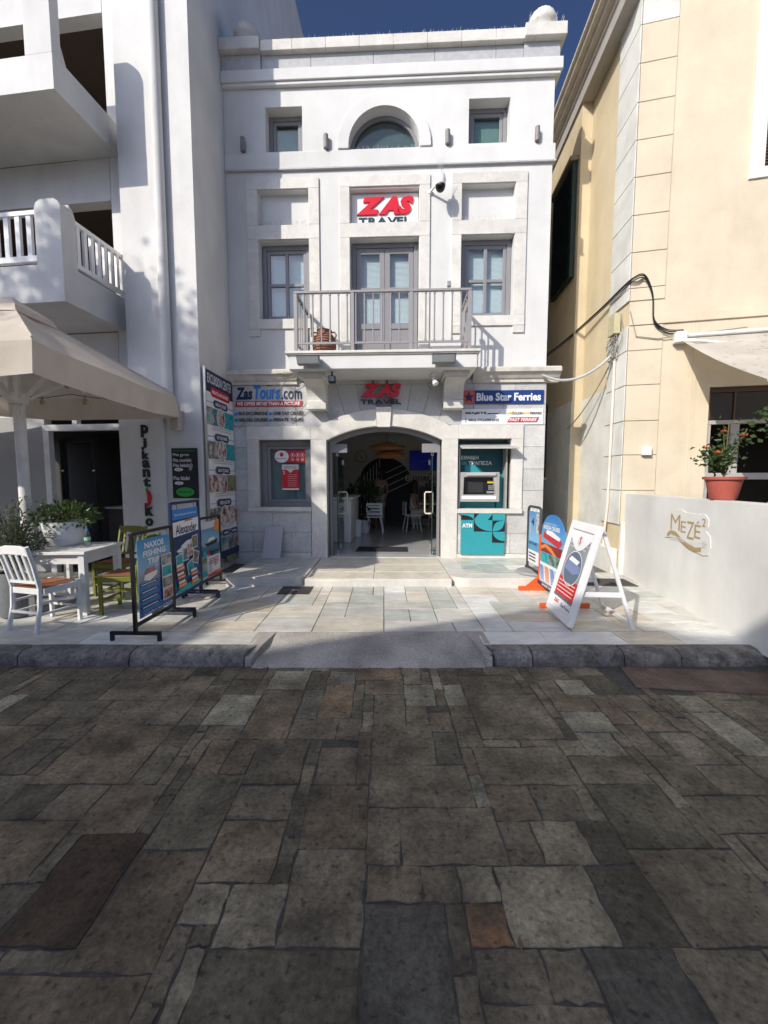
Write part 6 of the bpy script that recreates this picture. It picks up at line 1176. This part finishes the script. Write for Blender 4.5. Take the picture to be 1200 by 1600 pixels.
for x, y in ((1, 1), (1, -1), (-1, 1), (-1, -1), (1, 0), (-1, 0), (0, 1), (0, -1)):
    k = 1. if x and y else 1.; MB().bar((0, 0, az - .04), (x * hs * .985, y * hs * .985, ez - .03 - (.045 if not (x and y) else 0)), .022, .03).build('rib', WHITED, t)
    MB().bar((x * .07, y * .07, 2.54), (x * hs * .55, y * hs * .55, az - (az - ez) * .55 - .06), .022, .03).build('strut', WHITED, t)
pl = MB(); cp = []
for i in range(13): a = i / 12; cp.append((-1.1 + 2.2 * a, .35, 2.66 - .05 * math.sin(math.pi * a * 3) ** 2))
pl.tube(cp, .005, 5)
pl.tube([(1.05, -1.1 + 2.2 * i / 12, 2.66 - .04 * math.sin(math.pi * i / 4) ** 2) for i in range(13)], .005, 5); pl.build('light_string', BLACK, t)
for x, y in ((-.6, .35), (0, .35), (.55, .35), (1.05, -.6), (1.05, 0), (1.05, .6)): MB().lathe([(.012, 0), (.014, -.04), (.012, -.05), (.032, -.09), (.02, -.125), (.0, -.13)], (x, y, 2.655), 10).build('bulb', glass('bulb_glass', (.8, .7, .5), .1), t, smooth=True)
MB().tube([(.05, -.02, 2.5), (.09, -.05, 2.35), (.05, -.06, 2.28), (.02, -.06, 2.4)], .006, 5).build('pull_rope', WHITE, t)
for x, y in ((1, 1), (1, -1), (-1, 1), (-1, -1)): MB().tube([(x * hs * f, y * hs * f, az - (az - ez) * f + .016) for f in (.24, .45, .7, .9, 1.0)], .009, 5).build('seam', CANVAS, t, smooth=True)
shade_parasol = copy_tree(t); put(shade_parasol, (-7.35, 5.25, PAVZ), 0, 'second square beige parasol added out of view to shade the left front wall')  # unseen copy, added so its shadow darkens the front wall
dl = MB(); r0 = random.Random(44)
for k in range(46):
    a = r0.uniform(0, 6.3); L_ = r0.uniform(.012, .028); y = r0.choice([r0.uniform(3.52, 3.6), r0.uniform(1.2, 3.5), r0.uniform(3.56, 3.6)]); x = r0.uniform(-.95, .95) * y; c_, s_ = math.cos(a) * L_, math.sin(a) * L_
    dl.add([(x - c_, y - s_, .004), (x + s_ * .4, y - c_ * .4, .008), (x + c_, y + s_, .011), (x - s_ * .4, y + c_ * .4, .006)], [(0, 1, 2), (0, 2, 3)])
tag(dl.build('fallen_leaves', leafmat('dry_leaf', (.16, .10, .05), (.30, .21, .11)), None, recalc=False), 'small dry leaves scattered over the street stones and gutter', 'leaves', None, 'stuff')
# ------------------------------------------------------------------ covers in the paving
o = MB().add([(2.06, 3.22, -.002), (3.5, 3.05, -.002), (3.66, 3.45, -.002), (2.14, 3.59, -.002), (2.06, 3.22, .008), (3.5, 3.05, .008), (3.66, 3.45, .008), (2.14, 3.59, .008)], [(0, 3, 2, 1), (4, 5, 6, 7), (0, 1, 5, 4), (1, 2, 6, 5), (2, 3, 7, 6), (3, 0, 4, 7)]).build('access_cover', mat('rusty_plate', (.15, .105, .08), .7, .2, 12, .5, 90, stain=.3, ss=4)); tag(o, 'brown checker plate access cover in the street beside the right kerb', 'access cover')
ck = MB()
for i in range(26):
    for j in range(8):
        x = 2.13 + .053 * i + .01 * j * .5; y = 3.24 + .042 * j - .12 * (x - 2.06) * (1 - j / 10) + .0 * i
        ck.hexa([(x - .012, y - .006, .0085), (x - .006, y - .012, .0085), (x + .012, y + .006, .0085), (x + .006, y + .012, .0085)], [(x - .010, y - .005, .0115), (x - .005, y - .010, .0115), (x + .010, y + .005, .0115), (x + .005, y + .010, .0115)])
tag(ck.build('checker_bump', _M['rusty_plate'], o), kind='stuff')
o = MB().box(-1.47, -1.03, 5.50, 5.90, .125, .137).build('drain_cover', mat('dark_plate', (.05, .048, .045), .7, .2, 20)); tag(o, 'small dark drain cover in the pavement before the left step', 'drain cover'); MB().box(-1.3, -1.2, 5.67, 5.70, .1375, .145).build('lift_handle', STEEL, o)
t = thing('floor_grate', 'dark mesh drain grate in the pavement beside the terrace wall', 'grate', (3.35, 6.15, PAVZ), R(-4)); q = MB().box(-.40, .40, -.22, -.20, -.0, .012).box(-.40, .40, .20, .22, 0, .012).box(-.40, -.38, -.2, .2, 0, .012).box(.38, .40, -.2, .2, 0, .012).build('grate_frame', mat('grate_metal', (.09, .085, .08), .6, .1), t); MB().box(-.38, .38, -.2, .2, .0005, .002).build('pit', DARK, t); q = MB()
for i in range(20): q.bar((-.37 + .038 * i, -.2, .008), (-.37 + .038 * i, .2, .008), .008)
for i in range(8): q.bar((-.38, -.17 + .05 * i, .008), (.38, -.17 + .05 * i, .008), .008)
tag(q.build('mesh_bars', _M['grate_metal'], t), kind='stuff')
# ------------------------------------------------------------------ across the street (behind the camera): what casts the shade
OY = -6.0
def caster(xg, yg, zg=PAVZ): k = (yg - OY) / LDIR.y; return (xg - LDIR.x * k, zg - LDIR.z * k)
top = [caster(x, y) for x, y in ((-1.25, 3.72), (.45, 4.33), (1.9, 4.90), (2.7, 4.42), (3.15, 4.0))]
t = thing('opposite_building', 'plain building across the street whose roof shades the paving', 'building', (0, OY, 0))
lf_ = caster(-2.15, 3.74); hi_ = caster(-2.3, 4.38)[1]
prof = [(-22, 0), (-5.0, 0), (-5.0, top[-1][1]), top[-1], top[-2], top[-3], top[-4], top[0], lf_, (lf_[0] - .25, hi_), (-22, hi_)]
hs_ = [[(x, 1.0), (x + 1.1, 1.0), (x + 1.1, 3.0), (x, 3.0)] for x in range(-21, -6, 3)] + [[(x, 4.4), (x + 1.1, 4.4), (x + 1.1, 6.2), (x, 6.2)] for x in range(-21, -6, 3)]
MB().plate([prof] + hs_, -.4, 0).build('wall', mat('opposite_plaster', (.66, .60, .50), .85, .05), t)
MB().box(-21.9, -5.1, -.55, -.41, .0, 7).build('dark_window', mat('dark_glass', (.02, .02, .022)), t); MB().box(-22, -5.0, -8, -.56, 0, 7.6).build('rear_mass', mat('opposite_plaster', (.5, .46, .4)), t)
def street_tree(label, loc, seed, n, zlo, zhi, spread=2.0):
    tr = thing('street_tree', label, 'tree', loc, 0, 'trees across the street'); r0 = random.Random(seed); cl = []; lm = MB()
    MB().tube([(0, 0, -.1), (.1, 0, 2), (.0, .1, 5), (.2, 0, zhi)], [.24, .19, .15, .08], 10).build('trunk', BARK, tr, smooth=True)
    for k in range(15):
        a = r0.uniform(0, 6.3); z = r0.uniform(zlo, zhi); q = r0.uniform(.4, 1.) * spread; e = (q * math.cos(a), q * math.sin(a), z + r0.uniform(1.2, 3.2)); lm.tube([(.1, 0, z), (e[0] * .5, e[1] * .5, z + .7), e], [.07, .045, .02], 6); cl.append(e)
    lm.build('limb', BARK, tr)
    def tl(q): c = q.choice(cl); return (c[0] + q.gauss(0, .42), c[1] + q.gauss(0, .42), c[2] + q.gauss(0, .36)), (q.uniform(-1, 1), q.uniform(-1, 1), q.uniform(-1, .5))
    tag(leaves(n, tl, .17, seed + 1, .5, .2).build('crown', LEAFT, tr, recalc=False), kind='stuff')
street_tree('tall leafy tree across the road that dapples the balconies', (-11.5, -1.6, 0), 12, 3600, 6.5, 8.6, 1.15)
street_tree('broad leafy tree across the road that shades the snack shop', (-15.0, -1.9, 0), 15, 6500, 3.4, 5.6, 2.6)
